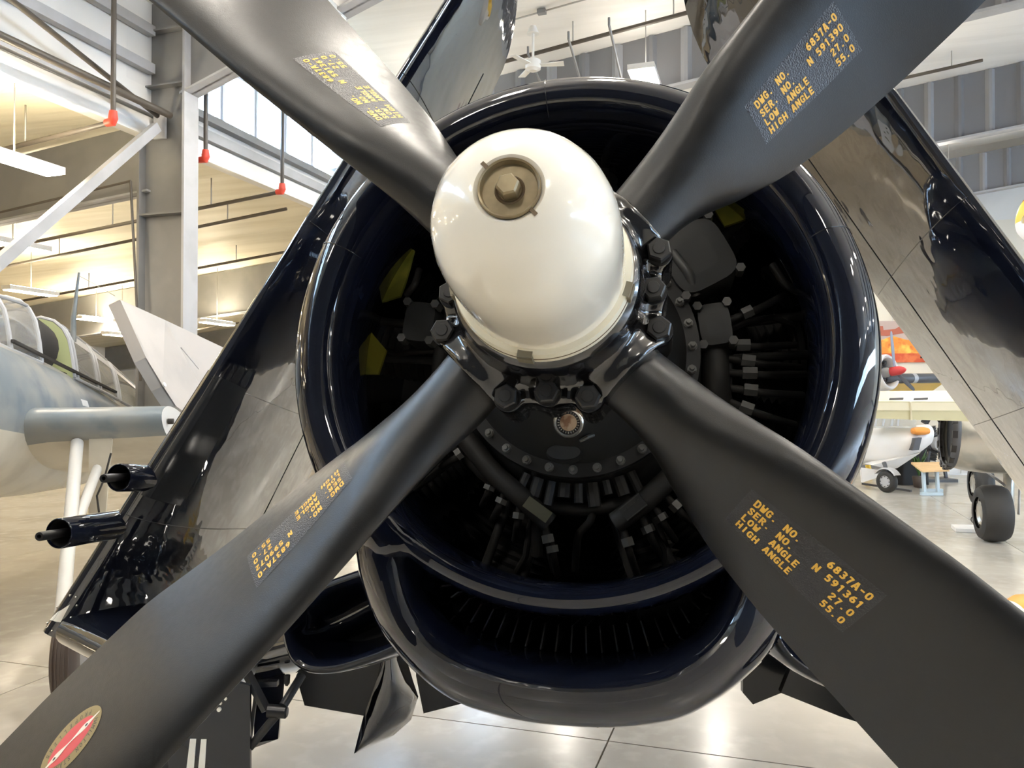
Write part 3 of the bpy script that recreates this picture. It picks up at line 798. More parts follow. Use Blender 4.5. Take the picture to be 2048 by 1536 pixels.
# ---- engine: two rows of finned cylinders, baffles, harness
for row in range(2):
    for k in range(9):
        a = 90 + 40 * k + 20 * row
        rad = AP(0, 1, a) - A(0, 0, 0); tan = AP(0, 1, a + 90) - A(0, 0, 0); c = A(1.26 + .22 * row, 0, 0)
        mb = MB()
        path, rr = [], []
        for j in range(22):
            R = .40 + j * .0115
            path.append(c + rad * R); rr.append(.088 if j % 2 else .070)
        mb.tube(path, rr, 24)
        cyl = mb.build('engine_cylinder', M['engine'], plane)
        mb = MB(); h = c + rad * .655
        mb.box(h, tan * .075, AD * .07, rad * .018)
        for s in (-1, 1): mb.tube([h + tan * s * .05 - AD * .06, h + tan * s * .05 + AD * .06], .028, 14)
        mb.build('rocker_head', M['engine'], cyl)
        if row == 0:
            for s in (-1, 1):
                mb = MB(); mb.tube([A(1.08, 0, 0) + rad * .36 + tan * s * .045, A(1.17, 0, 0) + rad * .62 + tan * s * .055], .013, 10); mb.build('pushrod_tube', M['engine'], cyl)
            mb = MB(); p0 = A(1.07, 0, 0) + rad * .37 + tan * .018; p3 = A(1.15, 0, 0) + rad * .57 + tan * .03
            mb.tube([p0, p0 * .66 + p3 * .34 - AD * .035 + tan * .012, p0 * .3 + p3 * .7 - AD * .03 + tan * .02, p3], .0085, 8); mb.build('ignition_lead', M['lead'], cyl)
            mb = MB(); mb.tube([p0 - rad * .004, p0 + rad * .028 - AD * .004], .013, 6, smooth=False); mb.build('lead_nut', M['engine_metal'], cyl)
for pts, sb in (([(806, 494), (828, 500), (812, 560), (800, 592), (736, 612), (727, 590), (768, 522)], 1.06), ([(711, 628), (772, 700), (756, 748), (688, 748), (686, 690)], 1.04),
                ([(1172, 292), (1236, 292), (1240, 322), (1170, 326)], 1.1), ([(1430, 420), (1530, 380), (1545, 420), (1450, 452)], 1.08)):
    mb = MB(); mb.prism([on(px, py, sb) for px, py in pts], AD * .012)
    mb.build('cylinder_baffle', M['chromate'], plane)

def pipe(name, pts, r, m='lead', n=12, parent=plane):
    mb = MB()
    P = [np.asarray(p, float) for p in pts]
    if len(P) > 2:                            # round the bends
        Q = [P[0]]
        for i in range(1, len(P) - 1):
            for t in (.25, .5, .75):
                a_ = P[i] + (P[i - 1] - P[i]) * .3; b_ = P[i] + (P[i + 1] - P[i]) * .3
                Q.append((1 - t) ** 2 * a_ + 2 * t * (1 - t) * P[i] + t * t * b_)
        Q.append(P[-1]); P = Q
    mb.tube(P, r, n)
    return mb.build(name, M[m], parent)
S1 = .985
hr = pipe('harness_conduit', [on(925, 868, S1), on(985, 945, S1), on(1050, 1000, S1 + .01), on(1098, 1046, S1 + .03)], .026)
mb = MB(); q0, q1 = on(1052, 1002, S1 - .02), on(1098, 1036, S1 - .005)
mb.beam(q0, q1, .030, .004, side=-AD); mb.build('name_plate', M['plate_face'], hr)
hr2 = pipe('harness_conduit', [on(1340, 955, S1), on(1290, 1003, S1), on(1232, 1045, S1 + .02)], .027)
mb = MB(); q0, q1 = on(1286, 998, S1 - .03), on(1246, 1030, S1 - .015)
mb.beam(q0, q1, .036, .004, side=-AD); mb.build('name_plate', M['gearcase'], hr2)
mb = MB()
for sgn in (-1, 1):
    off = unit(np.cross(q1 - q0, AD)) * .0155 * sgn
    mb.beam(q0 + off - AD * .003, q1 + off - AD * .003, .0016, .0016)
for k in range(5):
    t0 = .12 + .16 * k; mb.beam(q0 + (q1 - q0) * t0 - AD * .003 - unit(np.cross(q1 - q0, AD)) * .006, q0 + (q1 - q0) * (t0 + .1) - AD * .003 - unit(np.cross(q1 - q0, AD)) * .006, .004, .001)
mb.build('plate_marking', M['engine_metal'], hr2)
pipe('oil_pipe', [on(1071, 940, S1 + .03), on(1072, 1010, S1 + .04), on(1074, 1110, S1 + .1)], .015)
pipe('oil_pipe', [on(1184, 960, 1.02), on(1185, 1040, 1.04), on(1155, 1068, 1.06), on(1150, 1140, 1.12)], .010)
pipe('oil_pipe', [on(1430, 690, 1.02), on(1432, 760, 1.0), on(1440, 830, 1.05)], .034)
for (x0, y0, x1, y1) in ((1090, 1050, 1108, 1140), (1100, 1075, 1115, 1150), (1040, 1010, 1030, 1080), (985, 960, 965, 1010), (1245, 1055, 1275, 1150), (1285, 1035, 1320, 1110), (1310, 1015, 1350, 1080), (1010, 985, 985, 1040), (935, 895, 880, 935), (920, 880, 870, 910),
                         (1450, 715, 1600, 735), (1450, 745, 1610, 748), (1455, 775, 1605, 790), (1450, 800, 1590, 850), (1440, 690, 1590, 690), (1460, 640, 1570, 590), (1330, 990, 1400, 1060)):
    ld = pipe('ignition_lead', [on(x0, y0, 1.02), on((x0 + x1) / 2, (y0 + y1) / 2 + 4, 1.02), on(x1, y1, 1.12)], .0095)
    mb = MB(); p, q = on(x0 + (x1 - x0) * .22, y0 + (y1 - y0) * .22, 1.012), on(x0 + (x1 - x0) * .4, y0 + (y1 - y0) * .4, 1.012)
    mb.tube([p, q], .0165, 6, smooth=False); mb.build('lead_nut', M['engine_metal'], ld)
# row of small fittings under the case
for k in range(9):
    a = -112 + 6 * k
    rad = AP(0, 1, a) - A(0, 0, 0)
    mb = MB(); c = A(1.0, 0, 0) + rad * .315
    mb.tube([c, c + rad * (.035 + .012 * (k % 3))], .012 + .004 * (k % 2), 8, smooth=False); mb.build('fitting', M['lead'] if k % 2 else M['gearcase'], plane)
# distributor / governor housings beside the case
def housing(name, px, py, s, hw, hh, hd, tilt, m='gearcase'):
    c = on(px, py, s); ca, sa = math.cos(tilt), math.sin(tilt)
    ax, ay = A1 * ca + A2 * sa, -A1 * sa + A2 * ca
    mb = MB(); ring = []
    rr = [[c + AD * z + ax * hw * k * math.copysign(abs(math.cos(t)) ** .5, math.cos(t)) + ay * hh * k * math.copysign(abs(math.sin(t)) ** .5, math.sin(t)) for t in np.linspace(0, 2 * math.pi, 32, endpoint=False)] for z, k in ((hd, 1.), (-hd * .5, 1.), (-hd * .7, .96), (-hd * .72, .5))]
    mb.loft(rr, True, (True, True))
    h = mb.build(name, M[m], plane)
    for i in range(4):
        p = c - AD * hd * .6 + ax * hw * .9 * (1 if i % 2 else -1) + ay * hh * .9 * (1 if i < 2 else -1)
        mb = MB(); mb.tube([p + AD * .03, p - AD * .014], .012, 6, smooth=False); mb.build('housing_bolt', M['engine_metal'], h)
    return h
housing('magneto_housing', 1392, 528, .99, .088, .082, .09, math.radians(-62))
housing('distributor_housing', 1428, 655, 1.0, .040, .055, .05, math.radians(8))
housing('distributor_housing', 845, 650, 1.0, .042, .055, .05, math.radians(-6))
pipe('curved_pipe', [on(1345, 505, .93), on(1378, 545, .92), on(1392, 590, .95)], .012, 'engine_metal')
pipe('curved_pipe', [on(1545, 530, 1.1), on(1570, 570, 1.08), on(1600, 585, 1.12)], .011)
pipe('curved_pipe', [on(812, 590, 1.1), on(830, 570, 1.08), on(838, 540, 1.12)], .010)
mb = MB(); mb.loft([[A(1.04, 0, 0) + (AP(0, .375 + .018 * math.cos(t), a) - A(0, 0, 0)) + AD * .018 * math.sin(t) for t in np.linspace(0, 2 * math.pi, 10, endpoint=False)] for a in np.linspace(0, 360, 72, endpoint=False)], True, loop=True)
mb.build('harness_ring', M['lead'], plane)
# ================================================================== WINGS, GEAR, GUNS OF THE FIGHTER
WQ = unit(V(.471, .882)); WM = V(WQ[1], -WQ[0])          # span direction and inboard normal of the folded starboard panel
W0 = V(*inv(112, 1232, 2.45)); WS = 2.45
def foil(c):  # half thickness, unit chord, unit max
    return (1.4845 * math.sqrt(max(c, 0)) - .63 * c - 1.758 * c * c + 1.4215 * c ** 3 - .5075 * c ** 4) / .5
CSW = [(1 - math.cos(t)) / 2 for t in np.linspace(0, math.pi, 27)]
def wing_pt(side, t, c, up, lift=0.):
    ch = 1.87 - .24 * t; th = .145 * ch * (1 - .07 * t)
    tip = max(0., (t - 3.75) / .4)
    if tip > 0: k = math.sqrt(max(0, 1 - tip * tip)); ch0 = ch; ch = ch * (.35 + .65 * k); th *= max(.06, k)
    h = foil(c) * th / 2 * (1 if up else -.75) + (lift if up else -lift)
    x, y = W0 + WQ * t + WM * h
    s = WS + ch * c + (.25 * (1.87 - ch) * .3)
    if side > 0:                              # the port panel hangs with a little twist
        x, y = V(x, y) + WM * c * (-.26 + .14 * t) + V(-.04, 0)
        x = -x
    return A(s, x, y)
WING = {}
for side in (-1, 1):
    mb = MB()
    st = list(np.linspace(-.09, 3.7, 21)) + [3.8, 3.9, 4.0, 4.08, 4.13, 4.148]
    mb.loft([[wing_pt(side, t, c, True) for c in CSW] + [wing_pt(side, t, c, False) for c in CSW[-2:0:-1]] for t in st], True, (True, True))
    w = mb.build('folded_wing', M['navy_wing'], plane)
    w['label'] = 'glossy folded wing rising on the side with two gun tubes' if side < 0 else 'glossy folded wing rising beside the white and yellow aircraft'
    WING[side] = w
    # flap / aileron joint and chordwise laps, proud of the skin
    for t in (.55, 1.3, 2.2, 3.1):
        mb = MB()
        pts = [wing_pt(side, t, c, True, .0008) for c in CSW[1:24]]
        mb.tube(pts, .0022, 5); mb.build('skin_lap', M['navy_matte'], w)
    mb = MB(); mb.tube([wing_pt(side, t, .70, True, .0005) for t in np.linspace(.1, 3.6, 14)], .003, 5); mb.build('hinge_line', M['navy_matte'], w)
    # satin taped panel on the leading edge over the guns
    mb = MB()
    T = np.linspace(.66, 1.32, 8)
    sec = [(c, False) for c in (.10, .06, .03, .012)] + [(c, True) for c in (0.0, .012, .03, .06, .10, .14)]
    mb.loft([[wing_pt(side, t, c, u, .0035) for c, u in sec] for t in T], False)
    mb.build('gun_bay_panel', M['navy_matte'], w)
# landing-light window near the fold, with screws
w = WING[-1]
def nose(t, sg, lift=.002): return wing_pt(-1, t, sg * sg, sg > 0, lift)     # wrap round the leading edge: sg = signed root of the chord fraction
mb = MB(); N_ = 8
a_, b_, c_ = V(-.035, -.075), V(-.015, .075), V(.075, .060)
for r_ in range(N_):
    l0, l1 = r_ / N_, (r_ + 1) / N_
    for k in range(N_):
        k0, k1 = k / N_, (k + 1) / N_
        q = [a_ + (b_ - a_) * l * (1 - m) + (c_ - a_) * l * m for l, m in ((l0, k0), (l1, k0), (l1, k1), (l0, k1))]
        mb.add([nose(*p) for p in q], [(0, 1, 2, 3)])
mb.build('white_marking', M['white_stripe'], w)
for (t, sg) in ((.11, .01), (.115, .075), (.08, .12), (.02, .13), (-.04, .13), (-.065, .05), (-.07, -.03), (-.06, -.11), (.02, -.13)):
    mb = MB(); mb.tube([nose(t, sg, -.001), nose(t, sg, .004)], .0055, 10); mb.build('screw_head', M['chrome'], w)
# gun fairing tubes with barrels
def zdepth(p): return p[1] * math.cos(TILT) + (p[2] - CAM_H) * math.sin(TILT)
for (bx, by, mx, my, ex_, ey_, rr) in ((232, 1049, 117, 1067, 78, 1073, .066), (292, 956, 237, 955, 207, 957, .064), ):
    zb = zdepth(on(bx, by, 2.45)) + .06
    b = at(bx, by, zb); dz = .37 if mx < 150 else .20
    m_ = at(mx, my, zb - dz); e_ = at(ex_, ey_, zb - dz - .13)
    ax = unit(m_ - b)
    mb = MB()
    b = b - ax * .10
    L1 = float(np.linalg.norm(m_ - b)); mb.turn(b, ax, [(0, rr * 1.05), (L1 * .6, rr), (L1 - .004, rr), (L1, rr - .003), (L1, rr - .006), (L1 - .012, rr - .008)], 40)
    g = mb.build('gun_fairing_tube', M['navy'], WING[-1])
    mb = MB(); mb.turn(m_, ax, [(-.012, rr - .0085), (-.12, rr - .0085)], 36, caps=(False, True)); mb.build('tube_bore', M['dark_void'], g)
    mb = MB(); L2 = float(np.linalg.norm(e_ - m_)); ax3 = unit(e_ - m_); mb.turn(m_ - ax3 * .12, ax3, [(0, .0195), (L2 + .116, .0195), (L2 + .12, .0175), (L2 + .12, .009), (L2 + .07, .009)], 24, caps=(False, True)); mb.build('gun_barrel', M['gun_black'], g)
    b2 = V(*(-np.array(inv(bx, by, 2.45)) * V(1, -1)))     # the matching pair on the other panel
    bb = A(2.52, b2[0], b2[1]); ax2 = -AD
    mb = MB(); mb.turn(bb, ax2, [(0, rr), (.3, rr), (.302, rr - .008), (.2, rr - .008)], 24); g2 = mb.build('gun_fairing_tube', M['navy'], WING[1])
    mb = MB(); mb.tube([bb + ax2 * .18, bb + ax2 * .42], .019, 16); mb.build('gun_barrel', M['gun_black'], g2)

# inner gull wing, both sides, and the root intakes
ST = [(.45, -.42, 1.95, 2.3, .30), (.8, -.68, 1.90, 2.3, .30), (1.15, -.86, 1.95, 2.2, .29), (1.6, -1.00, 2.05, 2.1, .28), (2.0, -1.02, 2.2, 2.05, .28), (2.5, -.93, 2.42, 2.0, .28)]
for side in (-1, 1):
    mb = MB(); rings = []
    for (x, y, s, ch, th) in ST:
        rings.append([A(s + c * ch, side * x, y + foil(c) * th / 2) for c in CSW] + [A(s + c * ch, side * x, y - foil(c) * th / 2 * .85) for c in CSW[-2:0:-1]])
    mb.loft(rings, True, (True, True))
    iw = mb.build('inner_wing', M['navy_wing'], plane)
    # intake: a rounded oval rim in the wing root with a black duct
    ctr = V(-.83, -.735); ca, sa = math.cos(.36), math.sin(.36)
    def sup(t, a, b):
        ct, stt = math.cos(t), math.sin(t)
        px_, py_ = a * math.copysign(abs(ct) ** .72, ct), b * math.copysign(abs(stt) ** .72, stt)
        return ctr[0] + px_ * ca - py_ * sa, ctr[1] + px_ * sa + py_ * ca
    rings = []
    for (s, k, kb) in ((2.15, .150, .065), (1.85, .232, .115), (1.775, .235, .120), (1.755, .243, .127), (1.748, .252, .136), (1.755, .262, .146), (1.79, .275, .157), (1.9, .295, .168), (2.2, .33, .175), (2.6, .36, .16)):
        rings.append([A(s, (x if side < 0 else -x), y) for x, y in (sup(t, k, kb) for t in np.linspace(0, 2 * math.pi, 56, endpoint=False))])
    mb = MB(); mb.loft(rings, True); mb.build('intake_rim', M['navy'], iw)
    mb = MB(); mb.add([A(2.05, (x if side < 0 else -x), y) for x, y in (sup(t, .24, .12) for t in np.linspace(0, 2 * math.pi, 56, endpoint=False))], [tuple(range(56))]); mb.build('intake_duct', M['dark_void'], iw)

# landing gear: strut, wheel, doors, drag links
for side in (-1, 1):
    top = A(2.3, side * 1.62, -1.0); bot = V(top[0] + side * .05, top[1] - .10, .42)
    g = None
    mb = MB(); mb.tube([top, top * .45 + bot * .55], .062, 20); g = mb.build('gear_strut', M['navy_matte'], plane)
    mb = MB(); mb.tube([top * .5 + bot * .5, bot], .042, 16); mb.build('oleo_piston', M['chrome'], g)
    mb = MB(); hubc = bot + V(side * .13, 0, 0)
    prof = [(-.10, .20), (-.105, .30), (-.09, .37), (-.05, .405), (0, .413), (.05, .405), (.09, .37), (.105, .30), (.10, .20)]
    mb.loft([[hubc + V(x, R * math.cos(t), R * math.sin(t)) for t in np.linspace(0, 2 * math.pi, 48, endpoint=False)] for x, R in prof], True)
    mb.build('tyre', M['rubber'], g)
    mb = MB(); mb.tube([hubc - V(.09, 0, 0), hubc + V(.09, 0, 0)], .205, 32); mb.tube([bot, hubc], .03, 12); mb.build('wheel_hub', M['steel_light'], g)
DG = 3.0
def plate(name, pts, depth, th, m, parent=None, depths=None):
    P = [at(px, py, depth if depths is None else depths[i]) for i, (px, py) in enumerate(pts)]
    n = unit(np.cross(P[1] - P[0], P[2] - P[0]))
    if n[1] < 0: n = -n
    mb = MB(); mb.prism(P, n * th)
    return mb.build(name, m, parent)
door = plate('strut_door', [(345, 1392), (430, 1352), (500, 1372), (500, 1640), (330, 1660)], DG, .018, M['navy_matte'], plane)
for q in ([(380, 1478), (392, 1478), (386, 1560), (370, 1560)], [(402, 1479), (413, 1479), (408, 1560), (394, 1560)]):
    plate('white_stripe', q, DG - .004, .003, M['white_stripe'], door)
for (px, py) in ((439, 1418), (442, 1406), (452, 1397)):
    mb = MB(); p = at(px, py, DG); mb.tube([p, p - V(0, .008, 0)], .008 if py > 1410 else .005, 12); mb.build('door_fastener', M['white_stripe'], door)
plate('wheel_door', [(508, 1345), (568, 1348), (556, 1478), (508, 1496)], DG + .35, .02, M['navy_wing'], plane)
link = MB(); link.tube([at(604, 1350, DG + .10), at(566, 1412, DG)], .017, 14); link = link.build('drag_link', M['bolt'], plane)
mb = MB(); mb.tube([at(536, 1421, DG), at(572, 1424, DG), at(575, 1424, DG)], [.024, .024, .017], 18); mb.build('pivot_sleeve', M['gun_black'], link)
mb = MB(); mb.tube([at(553, 1430, DG), at(500, 1494, DG + .03)], .016, 12); mb.build('lower_link', M['bolt'], link)
mb = MB(); mb.beam(at(494, 1346, DG + .05), at(533, 1421, DG), .03, .022); mb.build('upper_link', M['bolt'], link)
mb = MB(); mb.beam(at(512, 1386, DG + .03), at(501, 1475, DG + .03), .012, .012); mb.build('retract_rod', M['bolt'], link)
mb = MB(); mb.beam(at(509, 1367, DG + .08), at(556, 1366, DG + .08), .03, .02); mb.build('cross_link', M['navy_matte'], link)
mb = MB(); mb.tube([at(575, 1350, DG + .1), at(574, 1366, DG + .1), at(573, 1371, DG + .1)], [.011, .011, .006], 10); mb.build('hydraulic_line', M['rubber'], link)
# lowered flap sections and a curved cowl-gill door hanging under the belly
plate('flap_section', [(592, 1352), (609, 1411), (730, 1432), (800, 1330), (800, 1225), (650, 1235)], 4.2, .04, M['navy_matte'], plane)
plate('flap_section', [(832, 1352), (847, 1427), (925, 1407), (960, 1380), (970, 1215), (832, 1225)], 4.2, .04, M['navy_matte'], plane)
plate('flap_section', [(1486, 1386), (1506, 1409), (1565, 1385), (1640, 1340), (1600, 1225), (1486, 1225)], 4.0, .04, M['navy_matte'], plane)
plate('flap_section', [(1562, 1386), (1680, 1433), (1740, 1452), (1790, 1330), (1760, 1225), (1620, 1240)], 3.8, .04, M['navy_matte'], plane)
L_ = [(772, 1235), (762, 1322), (755, 1355), (741, 1395), (727, 1432), (716, 1474), (708, 1507)]
R_ = [(812, 1235), (812, 1318), (826, 1365), (836, 1395), (822, 1440), (786, 1472), (716, 1504)]
mb = MB(); rings = []
for (l, r) in zip(L_, R_):
    ring = []
    for k in np.linspace(0, 1, 9):
        p = at(l[0] + (r[0] - l[0]) * k, l[1] + (r[1] - l[1]) * k, 3.55 + .22 * k - .10 * math.sin(math.pi * k))
        ring.append(p)
    rings.append(ring + [p + V(.0, .012, 0) for p in ring[::-1]])
mb.loft(rings, True, (True, True)); mb.build('curved_door', M['navy_wing'], plane)
# ================================================================== PIPES, BRACES, AISLE LIGHTS
def pipe_thing(name, label, cat, runs, r, m, group=None, fittings=()):
    mb = MB()
    for run in runs: mb.tube(run, r, 10)
    if not fittings and not group:
        o = mb.build(name, M[m], None, label=label, category=cat)
    t = None
    return mb, o if not fittings and not group else None
def pipework(name, label, cat, runs, r, m, group=None, elbows=(), hangers=()):
    base = np.asarray(runs[0][0], float)
    t = thing(name, base, label, cat, group)
    for run in runs:
        mb = MB(); mb.tube(run, r, 10); mb.build('pipe_run', M[m], t)
    for e in elbows:
        e = np.asarray(e, float)
        mb = MB(); mb.tube([e + UP * .14, e + UP * .05, e - HR * .02, e - HR * .11], [r * 1.5, r * 1.9, r * 1.9, r * 1.5], 10); mb.build('red_coupling', M['red_fitting'], t)
    for (p, h) in hangers:
        p = np.asarray(p, float)
        mb = MB(); mb.tube([p, p + UP * h], .012, 6); mb.build('pipe_hanger', M['wire'], t)
    return t
OC = O_COL + .6
def aisle_run(D, drop, o1=-20.0, o0=None):
    o0 = OC if o0 is None else o0
    return [hg(o0, D, aisle_z(O_COL) - drop + .105 * (o0 - O_COL) * 0), hg(o1, D, aisle_z(o1) - drop)]
for D, drop, zt, lab in ((8.15, .52, 7.4, 'dark sprinkler drop pipe with red elbow nearest the left edge'), (9.92, .5, 7.6, 'dark sprinkler drop pipe with red elbow just beside the column'), (11.9, .5, 7.7, 'dark sprinkler drop pipe with red elbow in front of the clerestory windows')):
    z = aisle_z(O_COL) - drop
    e = hg(OC, D, z)
    run = aisle_run(D, drop)
    hang = [(run[0] + (run[1] - run[0]) * k, drop) for k in (.12, .3, .5, .7)]
    pipework('sprinkler_pipe', lab, 'pipe', [[hg(OC, D, zt), e], run], .032, 'pipe_dark', 'sprinkler pipes under the aisle roof', [e], hang)
for D, drop, lab in ((13.4, .4, 'dark sprinkler branch under the cream roof, second behind the column'), (16.4, .4, 'dark sprinkler branch under the cream roof, third behind the column'), (21.5, .4, 'dark sprinkler branch above the second aisle beam'), (24.5, .4, 'dark sprinkler branch low behind the antenna mast')):
    run = aisle_run(D, drop, o0=O_COL - .3)
    pipework('sprinkler_pipe', lab, 'pipe', [run], .032, 'pipe_dark', 'sprinkler pipes under the aisle roof', [], [(run[0] + (run[1] - run[0]) * k, drop) for k in (.12, .3, .5, .7)])
pipework('water_main', 'thick dark pipe running level along the eave to the column', 'pipe', [[hg(O_COL + .45, 1, 6.28), hg(O_COL + .45, 9.35, 6.28)]], .05, 'pipe_dark')
pipework('cable_conduit', 'thin dark conduit below the first aisle beam', 'conduit', [[hg(-12.5, 9.2, 4.9), hg(O_COL - .1, 9.2, 5.35)], [hg(O_COL - .1, 9.2, 5.35), hg(O_COL + .05, 9.25, 2.5)]], .018, 'pipe_dark')
# wall bracing
mb = MB(); mb.beam(hg(O_COL + .3, 9.25, 6.1), hg(O_COL + .3, 2.95, .1), .10, .13); t = mb.build('wall_brace', M['steel_light'], None, label='pale grey diagonal brace running down from the column gusset', category='brace', kind='structure')
mb = MB(); mb.tube([hg(O_COL + .32, 9.25, 6.25), hg(O_COL + .5, 2.5, 7.75)], .035, 8); mb.build('wall_brace', M['pipe_dark'], None, label='dark thin brace rod rising from the column gusset to the upper left', category='brace', kind='structure')
for i, (o0, D0, o1, D1) in enumerate(((-13.2, 18.3, -10.6, 20.9), (-11.0, 18.3, -8.9, 21.2), (-9.3, 18.4, -7.9, 14.2))):
    mb = MB(); mb.beam(hg(o0, D0, aisle_z(o0) - 1.2), hg(o1, D1, aisle_z(o1) - .2), .05, .05)
    mb.build('flange_brace', M['steel_light'], None, label=['pale thin brace from beam to cream roof, above the antenna', 'pale thin brace from beam to cream roof, left of the column', 'pale thin brace from beam to cream roof, right of the column'][i], category='brace', kind='structure')

# aisle lights: long battens along the hall
for i, (px, py, z, L_, lab) in enumerate(((28, 325, 9.6, .62, 'long lit batten light at the left edge above the beam'), (30, 492, 13.6, .62, 'long lit batten light at the left edge below the beam'), (62, 586, 17.5, .62, 'long lit batten light above the cockpit canopy'),
                                          (244, 672, 22.5, .62, 'long lit batten light behind the tip of the pale folded wing'), (434, 648, 21.5, .62, 'long lit batten light against the dark wing, beside the column'), (272, 545, 26, .5, 'small lit light left of the column'), (480, 584, 24, .62, 'small lit light touching the dark folded wing'))):
    p = at(px, py, z)
    o = float(p @ HR)
    lamp(p, HR * .13, HA * L_, lab, 'long lights in the aisle', True, up=max(.3, aisle_z(o) - p[2]))
for D, wd in ((-4, 'unseen behind the camera'), (1, 'level with the camera'), (5, 'just beyond the left edge')):
    for o, wo in ((-12.5, 'inner row'), (-18, 'middle row'), (-23.5, 'outer row')):
        lamp(hg(o, D, 4.55), HR * .13, HA * .62, 'long lit batten light in the aisle %s, %s' % (wd, wo), 'long lights in the aisle', True, up=max(.3, aisle_z(o) - 4.55))
for D, o, wd in ((12, -19, 'behind the cockpit of the grey-blue aircraft'), (18, -18, 'before the second aisle beam'), (24, -20, 'past the second aisle beam'), (30, -16, 'at the far end')):
    lamp(hg(o, D, 4.4), HR * .13, HA * .62, 'long lit batten light deep in the aisle %s' % wd, 'long lights in the aisle', True, up=max(.3, aisle_z(o) - 4.4))

# pipes and conduit under the main roof
def roof_run(D, drop, o0, o1): return [hg(o0, D, roof_z(o0) - drop), hg(o1, D, roof_z(o1) - drop)]
r1 = roof_run(13.3, .38, -6.5, 2.0)
pipework('sprinkler_pipe', 'dark sprinkler pipe under the white roof above the cowling', 'pipe', [r1], .035, 'pipe_dark', 'sprinkler pipes under the main roof', [], [(r1[0] + (r1[1] - r1[0]) * q, .38) for q in (.2, .4, .6, .8)])
for D, dr, lab in ((16.2, .35, 'dark sprinkler pipe at upper right, nearest of the pair'), (18.9, .35, 'dark sprinkler pipe at upper right just above the second curtain')):
    r2 = roof_run(D, dr, 1.5, 4.4)
    pipework('sprinkler_pipe', lab, 'pipe', [r2], .035, 'pipe_dark', 'sprinkler pipes under the main roof', [], [(r2[0] + (r2[1] - r2[0]) * q, dr) for q in (.2, .5, .8)])
r3 = roof_run(24.2, .55, 3.5, 7.2)
pipework('sprinkler_pipe', 'short dark sprinkler pipe on rods between the two right curtains', 'pipe', [r3], .035, 'pipe_dark', 'sprinkler pipes under the main roof', [], [(r3[0] + (r3[1] - r3[0]) * q, .55) for q in (.3, .75)])
t = thing('cable_conduit', hg(-4, 12.2, 8.5), 'thin grey conduit with junction boxes under the white roof', 'conduit')
r4 = roof_run(12.6, .06, -5.0, 2.0)
mb = MB(); mb.tube(r4, .014, 6); mb.build('conduit_run', M['wire'], t)
for q in (.22, .45, .7):
    p = r4[0] + (r4[1] - r4[0]) * q; mb = MB(); mb.box(p, HR * .07, HA * .05, UP * .035); mb.build('junction_box', M['steel_grey'], t)
for i, (pa, pb) in enumerate((((1056, 108), (1092, 190)), ((1137, 78), (1168, 185)), ((1218, 50), (1250, 190)), ((1400, 8), (1420, 110)))):
    mb = MB(); a_ = at(*pa, 13.0); b_ = at(pb[0], pb[1], 14.1)
    mb.tube([a_ + UP * .12, a_, b_], .022, 6)
    mb.build('purlin_brace', M['steel_grey'], None, label='thin grey brace rod from roof to curtain, %s of four above the cowling' % ['leftmost', 'second', 'third', 'rightmost'][i], category='brace', kind='structure')
# ceiling fan
fc = at(1066, 132, 12.4)
fan = thing('ceiling_fan', fc, 'white ceiling fan hanging beside the folded wing tip', 'ceiling fan')
mb = MB(); mb.tube([fc + UP * .05, fc + UP * .55], .02, 8); mb.tube([fc + UP * .5, fc + UP * .62], [.10, .05], 12); mb.build('downrod', M['white_paint'], fan)
mb = MB(); mb.tube([fc - UP * .08, fc - UP * .05, fc + UP * .08, fc + UP * .12], [.06, .12, .12, .05], 20); mb.build('motor', M['white_paint'], fan)
for a in (8, 128, 248):
    dr = HR * math.cos(math.radians(a)) + HA * math.sin(math.radians(a)); sd = np.cross(UP, dr)
    mb = MB(); mb.prism([fc + dr * .1 - sd * .05, fc + dr * .48 - sd * .06 + UP * .01, fc + dr * .48 + sd * .06 - UP * .01, fc + dr * .1 + sd * .05], UP * .012); mb.build('fan_blade', M['white_paint'], fan)

# ================================================================== GREY-BLUE NAVAL AIRCRAFT ON THE LEFT
M['blue_grey'] = mat('faded_sea_grey', (.165, .20, .23), .38, cmap=[(.9, (.30, .30, .28), .42, .62, (1, 1, 1.6)), (3., (.13, .165, .20), .5, .7, ONE)])
M['cream_under'] = mat('dirty_cream_underside', (.56, .52, .43), .4, cmap=[(2., (.47, .43, .35), .45, .65, ONE)])
M['spine_tan'] = mat('faded_tan_grey_upper', (.36, .34, .31), .4, cmap=[(1.6, (.27, .275, .27), .42, .62, ONE)])
M['rib_white'] = mat('white_fold_rib', (.66, .66, .65), .4)
M['pale_wing'] = mat('pale_faded_wing', (.44, .415, .395), .42, cmap=[(1.8, (.39, .37, .355), .45, .65, ONE)])
M['canopy_frame'] = mat('canopy_frame_silver', (.42, .43, .45), .35)
M['canopy_glass'] = glass_mat('canopy_glass', (.92, .93, .90), .72)
_nt = M['canopy_glass'].node_tree
_df = _nt.nodes.new('ShaderNodeBsdfDiffuse'); _df.inputs['Color'].default_value = (.8, .8, .78, 1)  # white diffuse mixed in stands for light reflected off the panes
_m2 = _nt.nodes.new('ShaderNodeMixShader'); _m2.inputs[0].default_value = .22
_o = [n for n in _nt.nodes if n.type == 'OUTPUT_MATERIAL'][0]; _src = _o.inputs[0].links[0].from_socket
_nt.links.new(_src, _m2.inputs[1]); _nt.links.new(_df.outputs[0], _m2.inputs[2]); _nt.links.new(_m2.outputs[0], _o.inputs[0])
M['cockpit_green'] = mat('interior_green', (.42, .46, .24), .5)
M['headrest'] = mat('black_headrest', (.018, .016, .015), .6)
BT = unit(V(-.150, .98, -.125)); BRt = unit(np.cross(BT, UP)); BU = np.cross(BRt, BT)
BO = V(-5.42, 8.75, 1.98)
